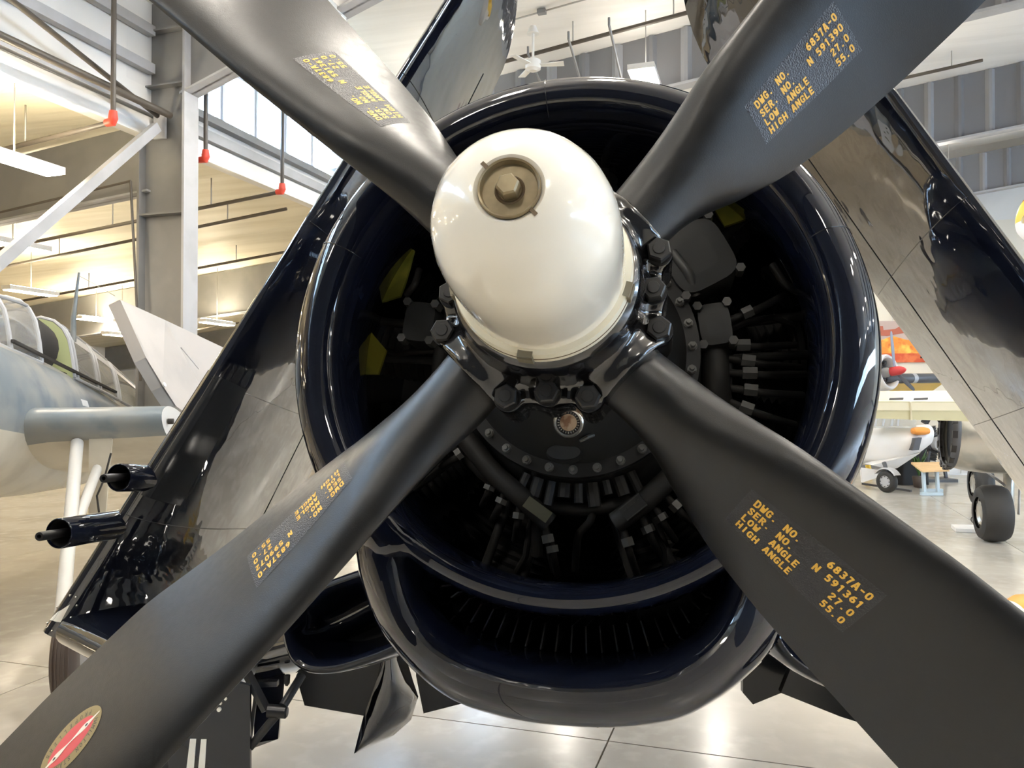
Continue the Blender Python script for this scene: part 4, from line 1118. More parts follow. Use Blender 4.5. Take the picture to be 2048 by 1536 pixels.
def B(t, x, y): return BO + BT * t + BRt * x + BU * y
bomber = thing('naval_aircraft', B(-1.5, 0, 0) * V(1, 1, 0), 'weathered blue-grey and cream naval aircraft with glazed canopy at left', 'airplane')
fus = [(-5.3, .35, .35, -.05), (-5.2, .60, .62, -.05), (-4.9, .74, .76, -.05), (-4.3, .78, .80, -.05), (-3.0, .77, .80, -.03), (-1.5, .73, .80, -.03), (0, .68, .76, -.02), (1.5, .58, .66, 0), (3., .45, .52, .02), (5, .28, .34, .06), (7, .12, .18, .1)]
def fus_at(t): return [float(np.interp(t, [f[0] for f in fus], [f[k] for f in fus])) for k in (1, 2, 3)]
def bring(t, a0, a1, n):
    rx, ry, yo = fus_at(t)
    return [B(t, rx * math.cos(a), yo + ry * math.sin(a)) for a in np.linspace(math.radians(a0), math.radians(a1), n)]
TS = [-5.3, -5.2, -4.9, -4.3, -3.6, -3.0, -2.2, -1.5, -.7, 0, .8, 1.5, 2.2, 3., 4, 5, 6, 7]
for nm, a0, a1, m in (('upper_fuselage', -14, 50, 'blue_grey'), ('spine', 50, 130, 'spine_tan'), ('far_fuselage_side', 130, 194, 'blue_grey'), ('belly', 194, 346, 'cream_under')):
    mb = MB(); mb.loft([bring(t, a0, a1, 19) for t in TS], False); mb.build(nm, M[m], bomber)
mb = MB(); mb.add(bring(-5.3, 0, 350, 36), [tuple(range(36))]); mb.build('cowl_face', M['engine'], bomber)
# centre wing stubs
for sgn in (1, -1):
    rings = []
    for x, ch, th, dy in ((.55, 2.7, .50, 0), (.85, 2.55, .44, .02), (1.92, 2.35, .38, .05)):
        t0 = -1.55
        rings.append([B(t0 + c * ch, sgn * x, -.12 + dy - .13 * c * ch + foil(c) * th / 2) for c in CSW] + [B(t0 + c * ch, sgn * x, -.12 + dy - .13 * c * ch - foil(c) * th / 2) for c in CSW[-2:0:-1]])
    n = len(CSW)
    mb = MB(); mb.loft([r[:n] for r in rings], False); mb.loft([[r[0]] + r[-1:-6:-1] for r in rings], False)
    st_ = mb.build('wing_stub', M['blue_grey'], bomber)
    mb = MB(); mb.loft([[r[-5 - j] if j >= 0 else r[0] for j in range(len(r) - n - 3)] + [r[n - 1]] for r in rings], False); mb.build('stub_underside', M['cream_under'], st_)
    mb = MB(); mb.add(rings[-1], [tuple(range(len(rings[-1])))], 0, False)
    rb = mb.build('fold_rib', M['rib_white'], st_)
    for c, dy in ((.08, .02), (.17, -.04), (.3, .03), (.45, -.02)):
        p = B(-1.55 + c * 2.35, sgn * 1.93, -.10 + dy - .13 * c * 2.35)
        mb = MB(); mb.tube([p, p + BRt * sgn * .05], .028, 10); mb.build('fold_fitting', M['clip'] if c > .1 else M['headrest'], st_)
    # gear
    leg = MB(); p0, p1 = B(-1.35, sgn * 1.12, -.30), B(-1.75, sgn * 1.08, 0); p1 = V(p1[0], p1[1], .42)
    if sgn > 0: w0_ = on_floor(150, 1418); p1 = V(w0_[0] - .12, w0_[1], .42)
    leg.tube([p0, p1], .055, 14); lg = leg.build('gear_leg', M['rib_white'], bomber)
    mb = MB(); mb.tube([B(-.95, sgn * 1.25, -.3), p1 * .55 + p0 * .45], .045, 12); mb.build('side_strut', M['rib_white'], lg)
    mb = MB(); mb.prism([p0 + V(.10, .02, .05), p0 + V(.30, .06, .05), p0 + V(.24, .05, -.75), p0 + V(.10, .02, -.9)], V(0, .02, 0)); mb.build('leg_door', M['cream_under'], lg)
    mb = MB(); mb.tube([p0 + V(.32, 0, -.1), p0 + V(.27, -.03, -.35), p0 + V(.2, -.02, -.5), p0 + V(.22, 0, -.72)], .009, 6); mb.build('brake_hose', M['headrest'], lg)
    hubc = p1 + V(sgn * .12, 0, 0)
    mb = MB(); prof = [(-.085, .22), (-.09, .30), (-.075, .365), (-.045, .395), (0, .402), (.045, .395), (.075, .365), (.09, .30), (.085, .22)]
    ax = unit(V(.97, .25, 0)); fw_ = unit(np.cross(UP, ax))
    mb.loft([[hubc + ax * x + (fw_ * math.cos(a) + UP * math.sin(a)) * R for a in np.linspace(0, 2 * math.pi, 48, endpoint=False)] for x, R in prof], True)
    M.setdefault('brown_rubber', mat('brown_ribbed_rubber', (.065, .048, .04), .6))
    ty = mb.build('tyre', M['brown_rubber'], lg)
    for xk in (-.05, -.025, 0, .025, .05):
        R = .4025 - abs(xk) * .12
        mb = MB(); mb.loft([[hubc + ax * (xk + w) + (fw_ * math.cos(a) + UP * math.sin(a)) * (R + l) for w, l in ((-.006, -.004), (-.004, .004), (.004, .004), (.006, -.004))] for a in np.linspace(0, 2 * math.pi, 48, endpoint=False)], False, loop=True)
        mb.build('tread_rib', M['brown_rubber'], lg)
    mb = MB(); mb.tube([hubc - ax * .08, hubc + ax * .08], .225, 28); mb.build('wheel_disc', M['steel_grey'], lg)
# canopy: frames and panes over the spine
def can(t, a, h=None):                        # section of the greenhouse
    hh = float(np.interp(t, [-1.9, -1.2, -.6, .2, .6, 2.0, 3.3, 4.4], [.10, .62, .70, .72, .70, .62, .50, .08])) if h is None else h
    rx, ry, yo = fus_at(t); y0 = yo + ry * .82; w = .40 * min(1, hh / .3) ** .5
    k_ = min(a, math.pi - a) / (math.pi / 2); xx = float(np.interp(k_, [0, .35, .6, .8, 1], [1., .90, .76, .50, .0])); yy = float(np.interp(k_, [0, .35, .6, .8, 1], [0, .36, .68, .92, 1.])); return B(t, w * xx * (1 if a < math.pi / 2 else -1), y0 + hh * yy)
AA = np.linspace(0, math.pi, 15)
frames = [-1.85, -1.15, -.45, .45, .55, 1.22, 1.32, 2.0, 2.1, 3.3, 4.3]
for i, t in enumerate(frames):
    mb = MB(); mb.tube([can(t, a) for a in AA], .024, 8); mb.build('canopy_frame', M['canopy_frame'], bomber)
for a_, nm in ((0, 'canopy_sill'), (math.pi, 'canopy_sill'), (.62 * math.pi, 'canopy_rail'), (.38 * math.pi, 'canopy_rail')):
    for ta, tb in ((-1.85, -1.15), (-1.15, -.45), (.45, 2.0), (2.1, 3.3), (3.3, 4.3)):
        mb = MB(); mb.tube([can(t, a_) for t in np.linspace(ta, tb, 5)], .02, 8); mb.build(nm, M['canopy_frame'], bomber)
for ta, tb in ((-1.85, -1.15), (-1.15, -.45), (.55, 1.22), (1.32, 2.0), (2.1, 3.3), (3.3, 4.3)):
    mb = MB(); mb.loft([[can(t, a) for a in AA] for t in np.linspace(ta, tb, 4)], False); mb.build('canopy_pane', M['canopy_glass'], bomber)
mb = MB(); mb.loft([[can(t, a) + BU * .012 for a in AA[4:11]] for t in np.linspace(.45, 3.3, 8)], False); mb.build('canopy_roof', M['canopy_frame'], bomber)
mb = MB(); mb.loft([[B(.0 + .18 * k, .33 * r * math.cos(a), .55 + .68 * r * (.5 + .5 * math.sin(a)) * 1.0) for a in np.linspace(0, 2 * math.pi, 20, endpoint=False)] for k, r in ((-2.6, .3), (-2.4, .8), (-1., 1.), (1.1, .95))], True, (True, True)); mb.build('headrest', M['headrest'], bomber)
mb = MB(); mb.add([can(.42, a) - BU * .02 for a in AA], [tuple(range(15))]); mb.build('bulkhead', M['cockpit_green'], bomber)
mb = MB(); mb.tube([B(-.40, -.1, 1.13), B(-.1, -.05, 1.16), B(.35, 0, 1.15)], [.016, .02, .02], 8); mb.build('roll_bar', M['headrest'], bomber)
mb = MB(); mb.beam(B(-1.2, .43, .70), B(1.9, .40, .60), .03, .03); mb.build('canopy_track', M['headrest'], bomber)
mb = MB(); mb.box(B(-.15, 0, .60), BRt * .33, BT * .8, BU * .03); mb.build('cockpit_floor', M['headrest'], bomber)
mb = MB(); m0 = at(147, 634, 9.6); mb.tube([m0 - UP * .3, m0, at(158, 545, 9.6)], [.034, .03, .012], 10); mb.build('antenna_mast', M['blue_grey'], bomber)
mb = MB(); mb.tube([at(158, 552, 9.6), at(185, 566, 10.1), at(230, 592, 11)], .005, 5); mb.build('antenna_wire', M['wire'], bomber)
mb = MB(); pr = at(148, 801, 8.3)
mb.add([B(.9, *[0, 0])], []) if False else None
c0 = fus_at(.15)
mb.loft([[B(.15 + dt * .13, (c0[0] + .004) * math.cos(a), c0[2] + (c0[1] + .004) * math.sin(a)) for a in np.linspace(math.radians(18), math.radians(24), 5)] for dt in (-1, -.3, .4, 1)], False); mb.build('paint_patch', M['rib_white'], bomber)
# folded outer wing lying back along the fuselage
P = [at(240, 599, 9.4), at(330, 640, 10.2), at(470, 706, 11.4), at(470, 900, 11.0), at(352, 812, 9.6), at(326, 772, 9.4), at(292, 715, 9.3)]
nrm = unit(np.cross(P[1] - P[0], P[4] - P[0])); nrm = nrm if nrm[1] > 0 else -nrm
mb = MB(); mb.prism(P, nrm * .16); fw2 = mb.build('folded_wing', M['pale_wing'], bomber)
mb = MB(); mb.prism([P[0] + V(.01, 0, -.02), P[6], P[5], P[4], P[4] + V(-.04, .18, -.10), P[5] + V(-.09, .18, -.10), P[6] + V(-.08, .18, -.12)], nrm * .02); mb.build('wing_edge_rib', M['steel_grey'], fw2)
mb = MB(); mb.beam(at(362, 695, 10.0), at(398, 738, 10.2), .012, .012, side=nrm); mb.build('skin_lap', M['steel_light'], fw2)
mb = MB(); p = at(327, 770, 9.38); mb.tube([p, p - nrm * .02], .03, 12); mb.build('latch_hole', M['rib_white'], fw2)

# ================================================================== AIRCRAFT AND DISPLAYS ON THE RIGHT
M['silver'] = mat('aged_bare_metal', (.50, .48, .43), .28, metal=.6, cmap=[(3., (.38, .37, .33), .45, .62, ONE)])
M['cream_wing'] = mat('pale_cream_wing_paint', (.70, .66, .50), .35)
M['cream_wing2'] = mat('olive_cream_flap_paint', (.56, .53, .34), .35)
M['white_body'] = mat('white_glider_paint', (.82, .80, .77), .3)
M['orange'] = mat('orange_tip_paint', (.85, .33, .06), .4)
M['yellow_paint'] = mat('trainer_yellow_paint', (.85, .55, .07), .4)
M['dark_grey'] = mat('dark_grey_paint', (.07, .07, .075), .45)
M['red_spin'] = mat('red_spinner_paint', (.60, .05, .05), .35)
M['prop_grey'] = mat('grey_propeller_paint', (.24, .26, .32), .4)
M['wood'] = mat('light_wood_top', (.68, .45, .22), .45, cmap=[(4., (.55, .35, .16), .4, .65, (1, 8, 1))])
M['pale_blue'] = mat('pale_blue_steel', (.50, .60, .66), .45)
M['leaf'] = mat('plant_leaf_green', (.06, .14, .03), .5)
M['terracotta'] = mat('dark_pot', (.08, .06, .05), .6)
M['black_cloth'] = mat('black_skirt_cloth', (.015, .014, .014), .8)

# twin-engined silver aircraft: nacelle, engine ring, wheels
zq = 12.6
nc = at(1972, 870, zq); na = unit(V(-.95, .30, .05)); nu = unit(np.cross(na, UP)); nv = np.cross(nu, na)
sil = thing('silver_aircraft', on_floor(1985, 1085), 'silver aircraft nacelle with open dark engine ring standing on a fat black tyre', 'airplane')
mb = MB(); mb.loft([[nc + na * s + (nu * math.cos(a) + nv * math.sin(a)) * R for a in np.linspace(0, 2 * math.pi, 40, endpoint=False)] for s, R in ((.50, .50), (.47, .545), (.30, .58), (0, .60), (-.5, .58), (-1.0, .50), (-1.6, .36), (-2.4, .16))], True, (False, True)); nac = mb.build('nacelle', M['silver'], sil)
mb = MB(); mb.loft([[nc + na * s + (nu * math.cos(a) + nv * math.sin(a)) * R for a in np.linspace(0, 2 * math.pi, 40, endpoint=False)] for s, R in ((.46, .56), (.49, .585), (.55, .585), (.58, .56), (.56, .50))], True); mb.build('engine_ring', M['dark_grey'], sil)
for k in range(16):
    a = 2 * math.pi * k / 16; r_ = nu * math.cos(a) + nv * math.sin(a)
    mb = MB(); mb.box(nc + na * .55 + r_ * .555, na * .035, np.cross(na, r_) * .055, r_ * .035); mb.build('cowl_gill', M['headrest'], sil)
mb = MB(); mb.add([nc + na * .45 + (nu * math.cos(a) + nv * math.sin(a)) * .52 for a in np.linspace(0, 2 * math.pi, 36, endpoint=False)], [tuple(range(36))]); mb.build('firewall', M['dark_void'], sil)
mb = MB(); mb.add([at(1908, 905, zq - .62), at(1935, 893, zq - .66), at(1975, 880, zq - .66), at(1985, 905, zq - .64), at(1962, 928, zq - .60), at(1930, 925, zq - .58)], [tuple(range(6))]) if False else None
def wheel(px0, py0, z, R, W, yaw, parent, rubber='rubber', hubm='silver'):
    c = on_floor(px0, py0); c = V(c[0], c[1], R)
    ax = V(math.cos(yaw), math.sin(yaw), 0); f_ = np.cross(UP, ax)
    mb = MB(); prof = [(-.5, .55), (-.52, .7), (-.46, .88), (-.3, .975), (0, 1.), (.3, .975), (.46, .88), (.52, .7), (.5, .55)]
    mb.loft([[c + ax * x * W + (f_ * math.cos(a) + UP * math.sin(a)) * R * k for a in np.linspace(0, 2 * math.pi, 44, endpoint=False)] for x, k in prof], True)
    o = mb.build('tyre', M[rubber], parent)
    mb = MB(); mb.loft([[c + ax * x * W + (f_ * math.cos(a) + UP * math.sin(a)) * R * k for a in np.linspace(0, 2 * math.pi, 30, endpoint=False)] for x, k in ((-.40, .56), (-.44, .40), (-.36, .30), (-.42, .1))], True, (False, True)); mb.tube([c - ax * W * .3, c + ax * W * .4], R * .56, 30)
    mb.build('wheel_hub', M[hubm], parent)
    for k in range(8):
        a = 2 * math.pi * k / 8; p = c - ax * W * .43 + (f_ * math.cos(a) + UP * math.sin(a)) * R * .45
        mb = MB(); mb.tube([p, p - ax * .012], R * .05, 8); mb.build('hub_bolt', M['headrest'], parent)
    return c, ax
wc, wax = wheel(1986, 1083, zq, .445, .42, -.27, sil)
mb = MB(); top = at(2018, 940, zq + .2); mb.tube([top, V(wc[0] + .33, wc[1] + .12, .75), V(wc[0] + .34, wc[1] + .12, .50)], [.085, .075, .06], 14); lg = mb.build('gear_leg', M['silver'], sil)
for dx in (.0, .12):
    mb = MB(); mb.tube([top + V(dx - .02, -.1, -.3), V(wc[0] + .30 + dx, wc[1] + .02, .42)], .018, 8); mb.build('brake_line', M['steel_light'], lg)
mb = MB(); mb.tube([V(wc[0] + .34, wc[1] + .12, .5), wc + wax * .1], .045, 12); mb.build('axle', M['silver'], lg)
mb = MB(); mb.tube([at(1975, 945, zq + .4), at(2012, 972, zq + .1)], .02, 8); mb.build('drag_strut', M['steel_light'], lg)
wheel(1962, 1012, 16, .46, .34, -.27, sil)
mb = MB(); mb.loft([[on_floor(1953, 1051) + V(-.03, 0, .10) + V(0, .0, 0) + (V(.7, -.7, 0) * math.cos(a) + UP * math.sin(a)) * .06 + V(.008 * math.cos(b), .0, .008 * math.sin(b)) for b in np.linspace(0, 6.28, 6, endpoint=False)] for a in np.linspace(0, 6.28, 16, endpoint=False)], True, loop=True); mb.build('tie_down_ring', M['headrest'], sil)

# sign stand with wooden top
b0 = on_floor(1863, 991); zs = b0[1]
stand = thing('sign_stand', b0, 'low sign stand with light wooden top on pale blue steel legs', 'stand')
mb = MB(); mb.prism([at(1844, 945, zs - .1), at(1899, 943, zs - .1), at(1878, 927, zs + .45), at(1822, 928, zs + .45)], UP * .04); mb.build('wooden_top', M['wood'], stand)
for px in (1849, 1876):
    p = on_floor(px, 990); q = at(px - 3, 942, zs + .12)
    mb = MB(); mb.beam(p + UP * .05, V(p[0], p[1] + .05, q[2]), .08, .06); mb.build('leg', M['pale_blue'], stand)
for py in (984, 991):
    p, q = on_floor(1842, py), on_floor(1884, py)
    mb = MB(); mb.box((p + q) / 2 + UP * .04, (q - p) / 2, V(0, .06, 0), UP * .035); mb.build('base_rail', M['pale_blue'], stand)

# white glider-like aircraft with orange tip
zg = 19.6
gl = thing('white_aircraft', on_floor(1772, 985), 'small white aircraft with orange tip, dark square vent and single wheel', 'airplane')
secs = [(1620, 895, 1.2, .62), (1700, 890, .9, .62), (1760, 888, .4, .60), (1800, 884, .1, .52), (1835, 876, 0, .42), (1855, 868, 0, .32), (1859, 866, 0, .24)]
mb = MB(); mb.loft([[at(px, py, zg + dz) + V(0, .55 * R / .6 * math.cos(a), R * (.85 if math.sin(a) < 0 else .75) * math.sin(a)) for a in np.linspace(0, 2 * math.pi, 28, endpoint=False)] for px, py, dz, R in secs], True, (True, True)); mb.build('fuselage', M['white_body'], gl)
mb = MB(); mb.prism([at(1745, 930, zg - .2), at(1842, 905, zg - .35), at(1795, 936, zg - .1), at(1783, 939, zg - .1)], V(0, .5, 0)); mb.build('keel', M['white_body'], gl)
mb = MB(); mb.loft([[at(px, 862, zg - .42) + V(0, .16 * k * math.cos(a), .095 * k * math.sin(a)) for a in np.linspace(0, 2 * math.pi, 18, endpoint=False)] for px, k in ((1823, .3), (1826, .8), (1834, 1), (1848, 1), (1855, .8), (1857, .3))], True, (True, True)); mb.build('orange_tip', M['orange'], gl)
mb = MB(); mb.prism([at(1825, 901, zg - .52), at(1831, 877, zg - .52), at(1844, 875, zg - .52), at(1838, 900, zg - .52)], V(0, .2, 0)); mb.build('dark_vent', M['dark_grey'], gl)
mb = MB(); mb.box(at(1775, 845, zg - .1), V(.55, 0, 0), V(0, .3, 0), V(0, 0, .12)); mb.build('canopy_glazing', M['canopy_glass'], gl)
for px in (1752, 1768, 1785, 1797):
    mb = MB(); mb.beam(at(px, 838, zg - .42), at(px - 2, 852, zg - .46), .04, .03); mb.build('canopy_frame', M['canopy_frame'], gl)
wc2, _ = wheel(1774, 985, 19, .26, .17, .5, gl, hubm='steel_light')
mb = MB(); mb.tube([at(1768, 925, wc2[1] + .1), wc2 + UP * .25, wc2], [.05, .04, .04], 10); mb.build('gear_leg', M['dark_grey'], gl)
mb = MB(); mb.loft([[wc2 + V(.02, 0, 0) + (V(-.45, .9, 0) * math.cos(a) + UP * math.sin(a)) * (.30 + d_) + V(w, w * .5, 0) for w, d_ in ((-.10, 0), (-.08, .03), (.08, .03), (.10, 0))] for a in np.linspace(.5, 2.6, 10)], False); mb.build('mudguard', M['steel_light'], gl)
mb = MB(); mb.beam(on_floor(1725, 972) + UP * .06, on_floor(1822, 986) + UP * .05, .05, .05); mb.build('tow_bar', M['dark_grey'], gl)
mb = MB(); mb.prism([at(1722, 935, zg), at(1770, 942, zg), at(1765, 952, zg), at(1725, 965, zg)], V(0, .08, 0)); mb.build('tail_plane', M['white_body'], gl)

# cream wing crossing in front of the white aircraft
zc = 11.7
cw = thing('cream_aircraft', on_floor(1700, 1102), 'pale cream wing with olive flap crossing above the white aircraft', 'airplane')
def slab(name, pts, zz, th, m, parent):
    P_ = [at(px, py, zz + dz) for px, py, dz in pts]; n_ = unit(np.cross(P_[1] - P_[0], P_[2] - P_[0])); n_ = n_ if n_[1] > 0 else -n_
    mb = MB(); mb.prism(P_, n_ * th); return mb.build(name, M[m], parent)
slab('wing_upper', [(1690, 783, .6), (1915, 781, .6), (1927, 803, 0), (1690, 802, 0)], zc, .14, 'cream_wing', cw)
slab('flap', [(1690, 803, 0), (1928, 804, 0), (1941, 843, .1), (1690, 835, .1)], zc, .10, 'cream_wing2', cw)
for px in (1793, 1842):
    slab('wing_slot', [(px - 14, 796, .02), (px + 14, 795, .02), (px + 14, 797.5, 0), (px - 14, 798, 0)], zc - .03, .02, 'dark_grey', cw)
mb = MB(); mb.beam(at(1821, 804, zc - .01), at(1823, 840, zc + .08), .02, .02); mb.build('flap_joint', M['cream_wing'], cw)
mb = MB(); mb.tube([at(1690, 815, zc + .3), on_floor(1694, 1100)], .05, 10); mb.build('gear_leg', M['steel_light'], cw)

# yellow aircraft with radial engine
zy = 21.5
ya = thing('yellow_aircraft', on_floor(1740, 955), 'yellow aircraft with white radial engine cowling and red spinner', 'airplane')
ec = at(1772, 745, zy); ea = unit(V(.55, -.80, .12)); eu = unit(np.cross(ea, UP)); ev = np.cross(eu, ea)
def er(s, R, a): return ec + ea * s + (eu * math.cos(a) + ev * math.sin(a)) * R
AN = np.linspace(0, 2 * math.pi, 32, endpoint=False)
mb = MB(); mb.loft([[er(s, R, a) for a in AN] for s, R in ((-.8, .50), (-.2, .50), (.06, .49), (.12, .45), (.10, .40), (0, .37), (-.3, .37))], True); mb.build('engine_cowling', M['white_body'], ya)
mb = MB(); mb.add([er(-.25, .40, a) for a in AN], [tuple(range(32))]); mb.build('firewall', M['dark_void'], ya)
for k in range(7):
    a = 2 * math.pi * k / 7 + .2
    mb = MB(); mb.tube([er(-.1, .10 + .022 * j, a) for j in range(12)], [.075 if j % 2 else .055 for j in range(12)], 12); mb.build('engine_cylinder', M['dark_grey'], ya)
mb = MB(); mb.tube([er(-.15, 0, 0), er(.05, 0, 0), er(.18, 0, 0)], [.15, .13, .06], 20); mb.build('gear_case', M['steel_light'], ya)
sp = ec + ea * .25
mb = MB(); mb.tube([sp - ea * .1, sp, sp + ea * .15, sp + ea * .26, sp + ea * .31], [.12, .125, .115, .07, .02], 20); mb.build('spinner', M['red_spin'], ya)
for (px, py, w0, m) in ((1782, 662, .075, 'prop_grey'), (1829, 781, .09, 'dark_grey')):
    tip = at(px, py, zy - .35); dr = unit(tip - sp); sd = unit(np.cross(dr, ea)); L_ = np.linalg.norm(tip - sp)
    mb = MB(); mb.loft([[sp + dr * L_ * f_ + (sd * math.cos(a) + ea * .25 * math.sin(a)) * w0 * k for a in np.linspace(0, 2 * math.pi, 14, endpoint=False)] for f_, k in ((.08, .5), (.3, .85), (.6, 1.), (.9, .8), (.97, .55), (1., .15))], True, (True, True)); mb.build('propeller_blade', M[m], ya)
mb = MB(); wp0, wp1 = at(1800, 757, zy + .2), at(1892, 756, zy + 1.2)
mb.tube([wp0 - V(.4, 0, 0), wp0, wp1, wp1 + V(.12, 0, 0)], [.135, .135, .135, .06], 20); lead = mb.build('wing_leading_edge', M['dark_grey'], ya)
slab('wing_top', [(1780, 748, .4), (1886, 746, 1.2), (1890, 752, 1.0), (1780, 753, .2)], zy, .1, 'yellow_paint', ya)
slab('wing_underside', [(1780, 762, .3), (1893, 762, 1.3), (1862, 784, 2.4), (1780, 786, 2.0)], zy, .08, 'yellow_paint', ya)
mb = MB(); mb.tube([wp1 - V(.02, 0, 0), wp1 + V(.06, .02, 0)], .15, 20); mb.build('tip_band', M['yellow_paint'], ya)
mb = MB(); mb.tube([wp0 + (wp1 - wp0) * .22, wp0 + (wp1 - wp0) * .30], .1375, 20); mb.build('worn_band', M['steel_light'], ya)
mb = MB(); mb.loft([[er(s, R, a) for a in AN] for s, R in ((-.8, .48), (-1.6, .50), (-3., .42), (-5, .2))], True, (True, True)); mb.build('fuselage', M['yellow_paint'], ya)
mb = MB(); mb.tube([er(-1.2, .3, -1.4), on_floor(1742, 953)], .07, 10); mb.build('gear_leg', M['yellow_paint'], ya)

# yellow rounded nose of a hanging aircraft at the right edge
yn = at(2073, 440, 14.0)
hang = thing('hanging_yellow_nose', yn, 'yellow and white rounded aircraft nose hanging at the right edge', 'airplane')
mb = MB(); mb.loft([[yn + V(s, 0, 0) + V(0, .5 * R * math.cos(a), .52 * R * math.sin(a) * 1.0) for a in np.linspace(0, math.pi, 16)] for s, R in ((-.22, .15), (-.2, .5), (-.14, .75), (-.02, .95), (.2, 1.05), (1.2, 1.1))], False); mb.build('upper_shell', M['yellow_paint'], hang)
mb = MB(); mb.loft([[yn + V(s, 0, 0) + V(0, .5 * R * math.cos(a), .42 * R * math.sin(a)) for a in np.linspace(math.pi, 2 * math.pi, 16)] for s, R in ((-.22, .15), (-.2, .5), (-.14, .75), (-.02, .95), (.2, 1.05), (1.2, 1.1))], False); mb.build('lower_shell', M['white_body'], hang)
mb = MB(); mb.loft([[yn + V(-.05, 0, 0) + V(w, .5 * .93 * math.cos(a) * 1.01, .52 * .94 * math.sin(a)) for w in (-.012, .012)] for a in np.linspace(0, math.pi, 14)], False); mb.build('shell_seam', M['orange'], hang)
mb = MB(); mb.tube([yn + UP * .5 + V(.3, 0, 0), yn + UP * 4.5 + V(.3, 0, 0)], .012, 6); mb.build('hanging_wire', M['wire'], hang)

# mural of an aircraft over flames on the end wall
M['mural_sky'] = mat('mural_dusk', (.52, .40, .36), .6, cmap=[(1.2, (.60, .47, .42), .4, .65, ONE)])
M['mural_fire'] = mat('mural_fire', (.86, .30, .05), .6, cmap=[(2.4, (.95, .62, .12), .48, .6, ONE), (4., (.70, .12, .03), .56, .7, ONE)])
M['mural_red'] = mat('mural_red', (.66, .10, .04), .6, cmap=[(3., (.78, .20, .07), .5, .65, ONE)])
M['mural_plane'] = mat('mural_red_silhouette', (.46, .13, .08), .6)
def ew(px, py, lift=.06):                     # point on the end wall seen at a pixel
    r = c2w(camray(px, py)) - V(0, 0, CAM_H); k = (D_END - lift) / float(r @ HA); return V(0, 0, CAM_H) + r * k
mur = thing('wall_mural', ew(1790, 724), 'wide orange and red mural of an aircraft flying over flames', 'mural')
def flat(name, pts, m, lift, th=.02):
    mb = MB(); mb.prism([ew(px, py, lift) for px, py in pts], HA * th); return mb.build(name, M[m], mur)
flat('sky_field', [(1700, 642), (1880, 642), (1880, 690), (1700, 690)], 'mural_sky', .07)
flat('fire_field', [(1700, 686), (1730, 676), (1760, 681), (1785, 672), (1815, 680), (1845, 674), (1880, 682), (1880, 712), (1700, 712)], 'mural_fire', .08)
flat('red_field', [(1700, 708), (1880, 706), (1880, 724), (1700, 726)], 'mural_red', .09)
flat('aircraft_silhouette', [(1742, 664), (1752, 658), (1760, 652), (1766, 652), (1767, 660), (1790, 658), (1797, 654), (1801, 653), (1804, 655), (1809, 661), (1809, 666), (1790, 669), (1774, 672), (1758, 671), (1742, 670)], 'mural_plane', .085)
t = thing('wall_bracket', ew(1850, 712), 'small dark wall bracket beside the mural', 'bracket')
for a_, b_ in (((1842, 715), (1852, 705)), ((1842, 715), (1864, 712)), ((1852, 705), (1868, 702))):
    mb = MB(); mb.tube([ew(*a_, .1), ew(*b_, .5)], .025, 8); mb.build('bracket_arm', M['dark_grey'], t)

# displays along the end wall
ze = 23.0
cab = thing('white_cabinet', on_floor(1918, 944), 'low white cabinet against the end wall under the silver nacelle', 'cabinet')
p, q = on_floor(1890, 950), on_floor(1950, 950)
mb = MB(); mb.box((p + q) / 2 + UP * .32 + V(0, .2, 0), (q - p) / 2, V(0, .2, 0), UP * .32); mb.build('body', M['white_body'], cab)
for k in range(2):
    c = p + (q - p) * (.26 + .48 * k) + UP * .33
    mb = MB(); mb.box(c - V(0, .012, 0), (q - p) * .22, V(0, .012, 0), UP * .28); d_ = mb.build('door', M['wall_white'], cab)
    mb = MB(); mb.box(c - V(0, .03, 0) + (q - p) * (.15 if k == 0 else -.15), V(.012, 0, 0), V(0, .012, 0), UP * .06); mb.build('handle', M['steel_grey'], d_)
eng = thing('display_engine', on_floor(1872, 962), 'dark radial engine on a display stand behind the wooden sign stand', 'engine')
g0 = on_floor(1872, 962)
for k in range(7):
    a = 2 * math.pi * k / 7; r_ = V(math.cos(a), 0, math.sin(a)); c = g0 + UP * 1.0
    mb = MB(); mb.tube([c + r_ * (.14 + .03 * j) for j in range(12)], [.11 if j % 2 else .08 for j in range(12)], 12); mb.build('engine_cylinder', M['engine_metal'] if k % 2 else M['dark_grey'], eng)
mb = MB(); mb.tube([g0 + V(0, -.3, 1.0), g0 + V(0, .3, 1.0)], .19, 20); mb.build('crankcase', M['steel_light'], eng)
mb = MB(); mb.tube([g0 + V(0, -.3, 1.0), g0 + V(0, -.42, 1.0)], [.12, .05], 16); mb.build('propeller_shaft', M['plug'], eng)
for dx in (-.28, .28):
    mb = MB(); mb.beam(g0 + V(dx, 0, 0.02), g0 + V(dx * .5, 0, .95), .07, .07); mb.build('stand_leg', M['dark_grey'], eng)
mb = MB(); mb.box(g0 + UP * .04, V(.4, 0, 0), V(0, .35, 0), UP * .04); mb.build('stand_base', M['dark_grey'], eng)
mb = MB(); mb.tube([g0 + V(-.30, 0, 1.55), g0 + V(-.18, 0, 1.75), g0 + V(.05, 0, 1.78), g0 + V(.18, 0, 1.6)], .10, 12); mb.build('intake_duct', M['headrest'], eng)
b0 = on_floor(1815, 968)
bx = thing('draped_table', b0, 'table draped in black cloth behind the white aircraft', 'table')
mb = MB(); w_, dd, hh = .42, .35, .95
ring0, ring1 = [], []
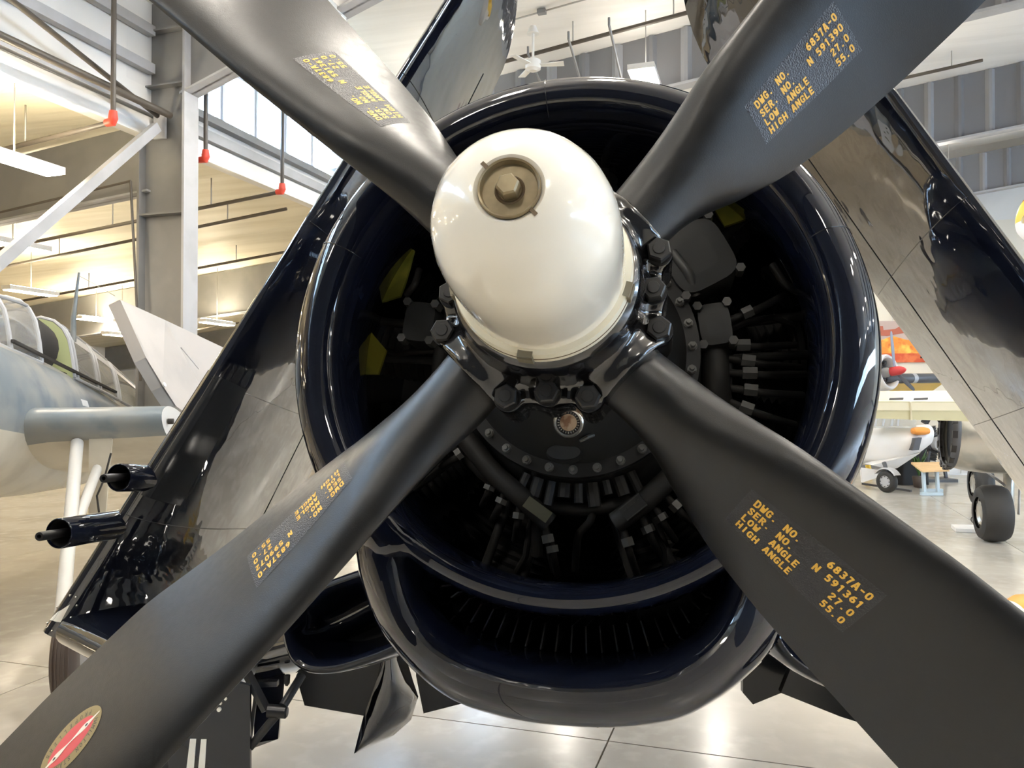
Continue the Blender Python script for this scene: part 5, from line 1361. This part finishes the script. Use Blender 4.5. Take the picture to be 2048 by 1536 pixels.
for k in range(48):
    a = 2 * math.pi * k / 48; ct, s_ = math.cos(a), math.sin(a)
    sx = math.copysign(abs(ct) ** .4, ct); sy = math.copysign(abs(s_) ** .4, s_); wv = 1 + .035 * math.sin(9 * a)
    ring0.append(b0 + V(sx * w_ * wv, sy * dd * wv, .01)); ring1.append(b0 + V(sx * w_ * .95, sy * dd * .95, hh))
mb.loft([ring0, ring1], True, (False, True)); mb.build('cloth_skirt', M['black_cloth'], bx)
def plant(px, py, h, label):
    p0 = on_floor(px, py)
    t = thing('potted_plant', p0, label, 'plant')
    mb = MB(); mb.tube([p0 + UP * .005, p0 + UP * .02, p0 + UP * .26, p0 + UP * .28], [.11, .12, .16, .15], 20); mb.build('pot', M['terracotta'], t)
    rnd = random.Random(px)
    for k in range(16):
        a = rnd.uniform(0, 6.28); r_ = rnd.uniform(.08, .3); hh = rnd.uniform(.5, 1.) * h
        b_ = p0 + UP * .26; tip = p0 + V(r_ * math.cos(a), r_ * math.sin(a), .26 + hh); mid = b_ * .5 + tip * .5 + UP * .1; sd = V(-math.sin(a), math.cos(a), 0) * .045
        mb = MB(); mb.add([b_, mid - sd, tip, mid + sd, mid - UP * .012], [(0, 1, 4), (1, 2, 4), (2, 3, 4), (3, 0, 4)]); mb.build('leaf', M['leaf'], t)
plant(1838, 975, .75, 'green potted plant standing left of the wooden sign stand')
sh = thing('white_floor_panel', on_floor(1930, 1062), 'flat white panel lying on the floor beside the fat tyre', 'panel')
mb = MB(); mb.prism([on_floor(1902, 1056) + UP * .005, on_floor(2000, 1058) + UP * .005, on_floor(2002, 1068) + UP * .005, on_floor(1912, 1065) + UP * .005], UP * .06); mb.build('panel', M['white_body'], sh)
# orange-edged white cushion-like wing chock at the lower right edge
ch = thing('orange_stripe_float', on_floor(2046, 1250), 'white and orange rounded fairing low at the right edge', 'fairing')
f0 = on_floor(2070, 1238)
mb = MB(); mb.loft([[f0 + V(s, 0, .12) + V(0, .35 * R * math.cos(a), .11 * R * math.sin(a)) for a in np.linspace(0, 2 * math.pi, 20, endpoint=False)] for s, R in ((-.26, .1), (-.22, .5), (-.05, .9), (.3, 1), (1.2, 1))], True, (True, True)); mb.build('body', M['white_body'], ch)
mb = MB(); mb.loft([[f0 + V(s, 0, .12) + V(0, .36 * R * math.cos(a), .116 * R * math.sin(a)) for a in np.linspace(.5, 2.64, 12)] for s, R in ((-.22, .5), (-.05, .9), (.3, 1), (1.2, 1))], False); mb.build('orange_stripe', M['orange'], ch)
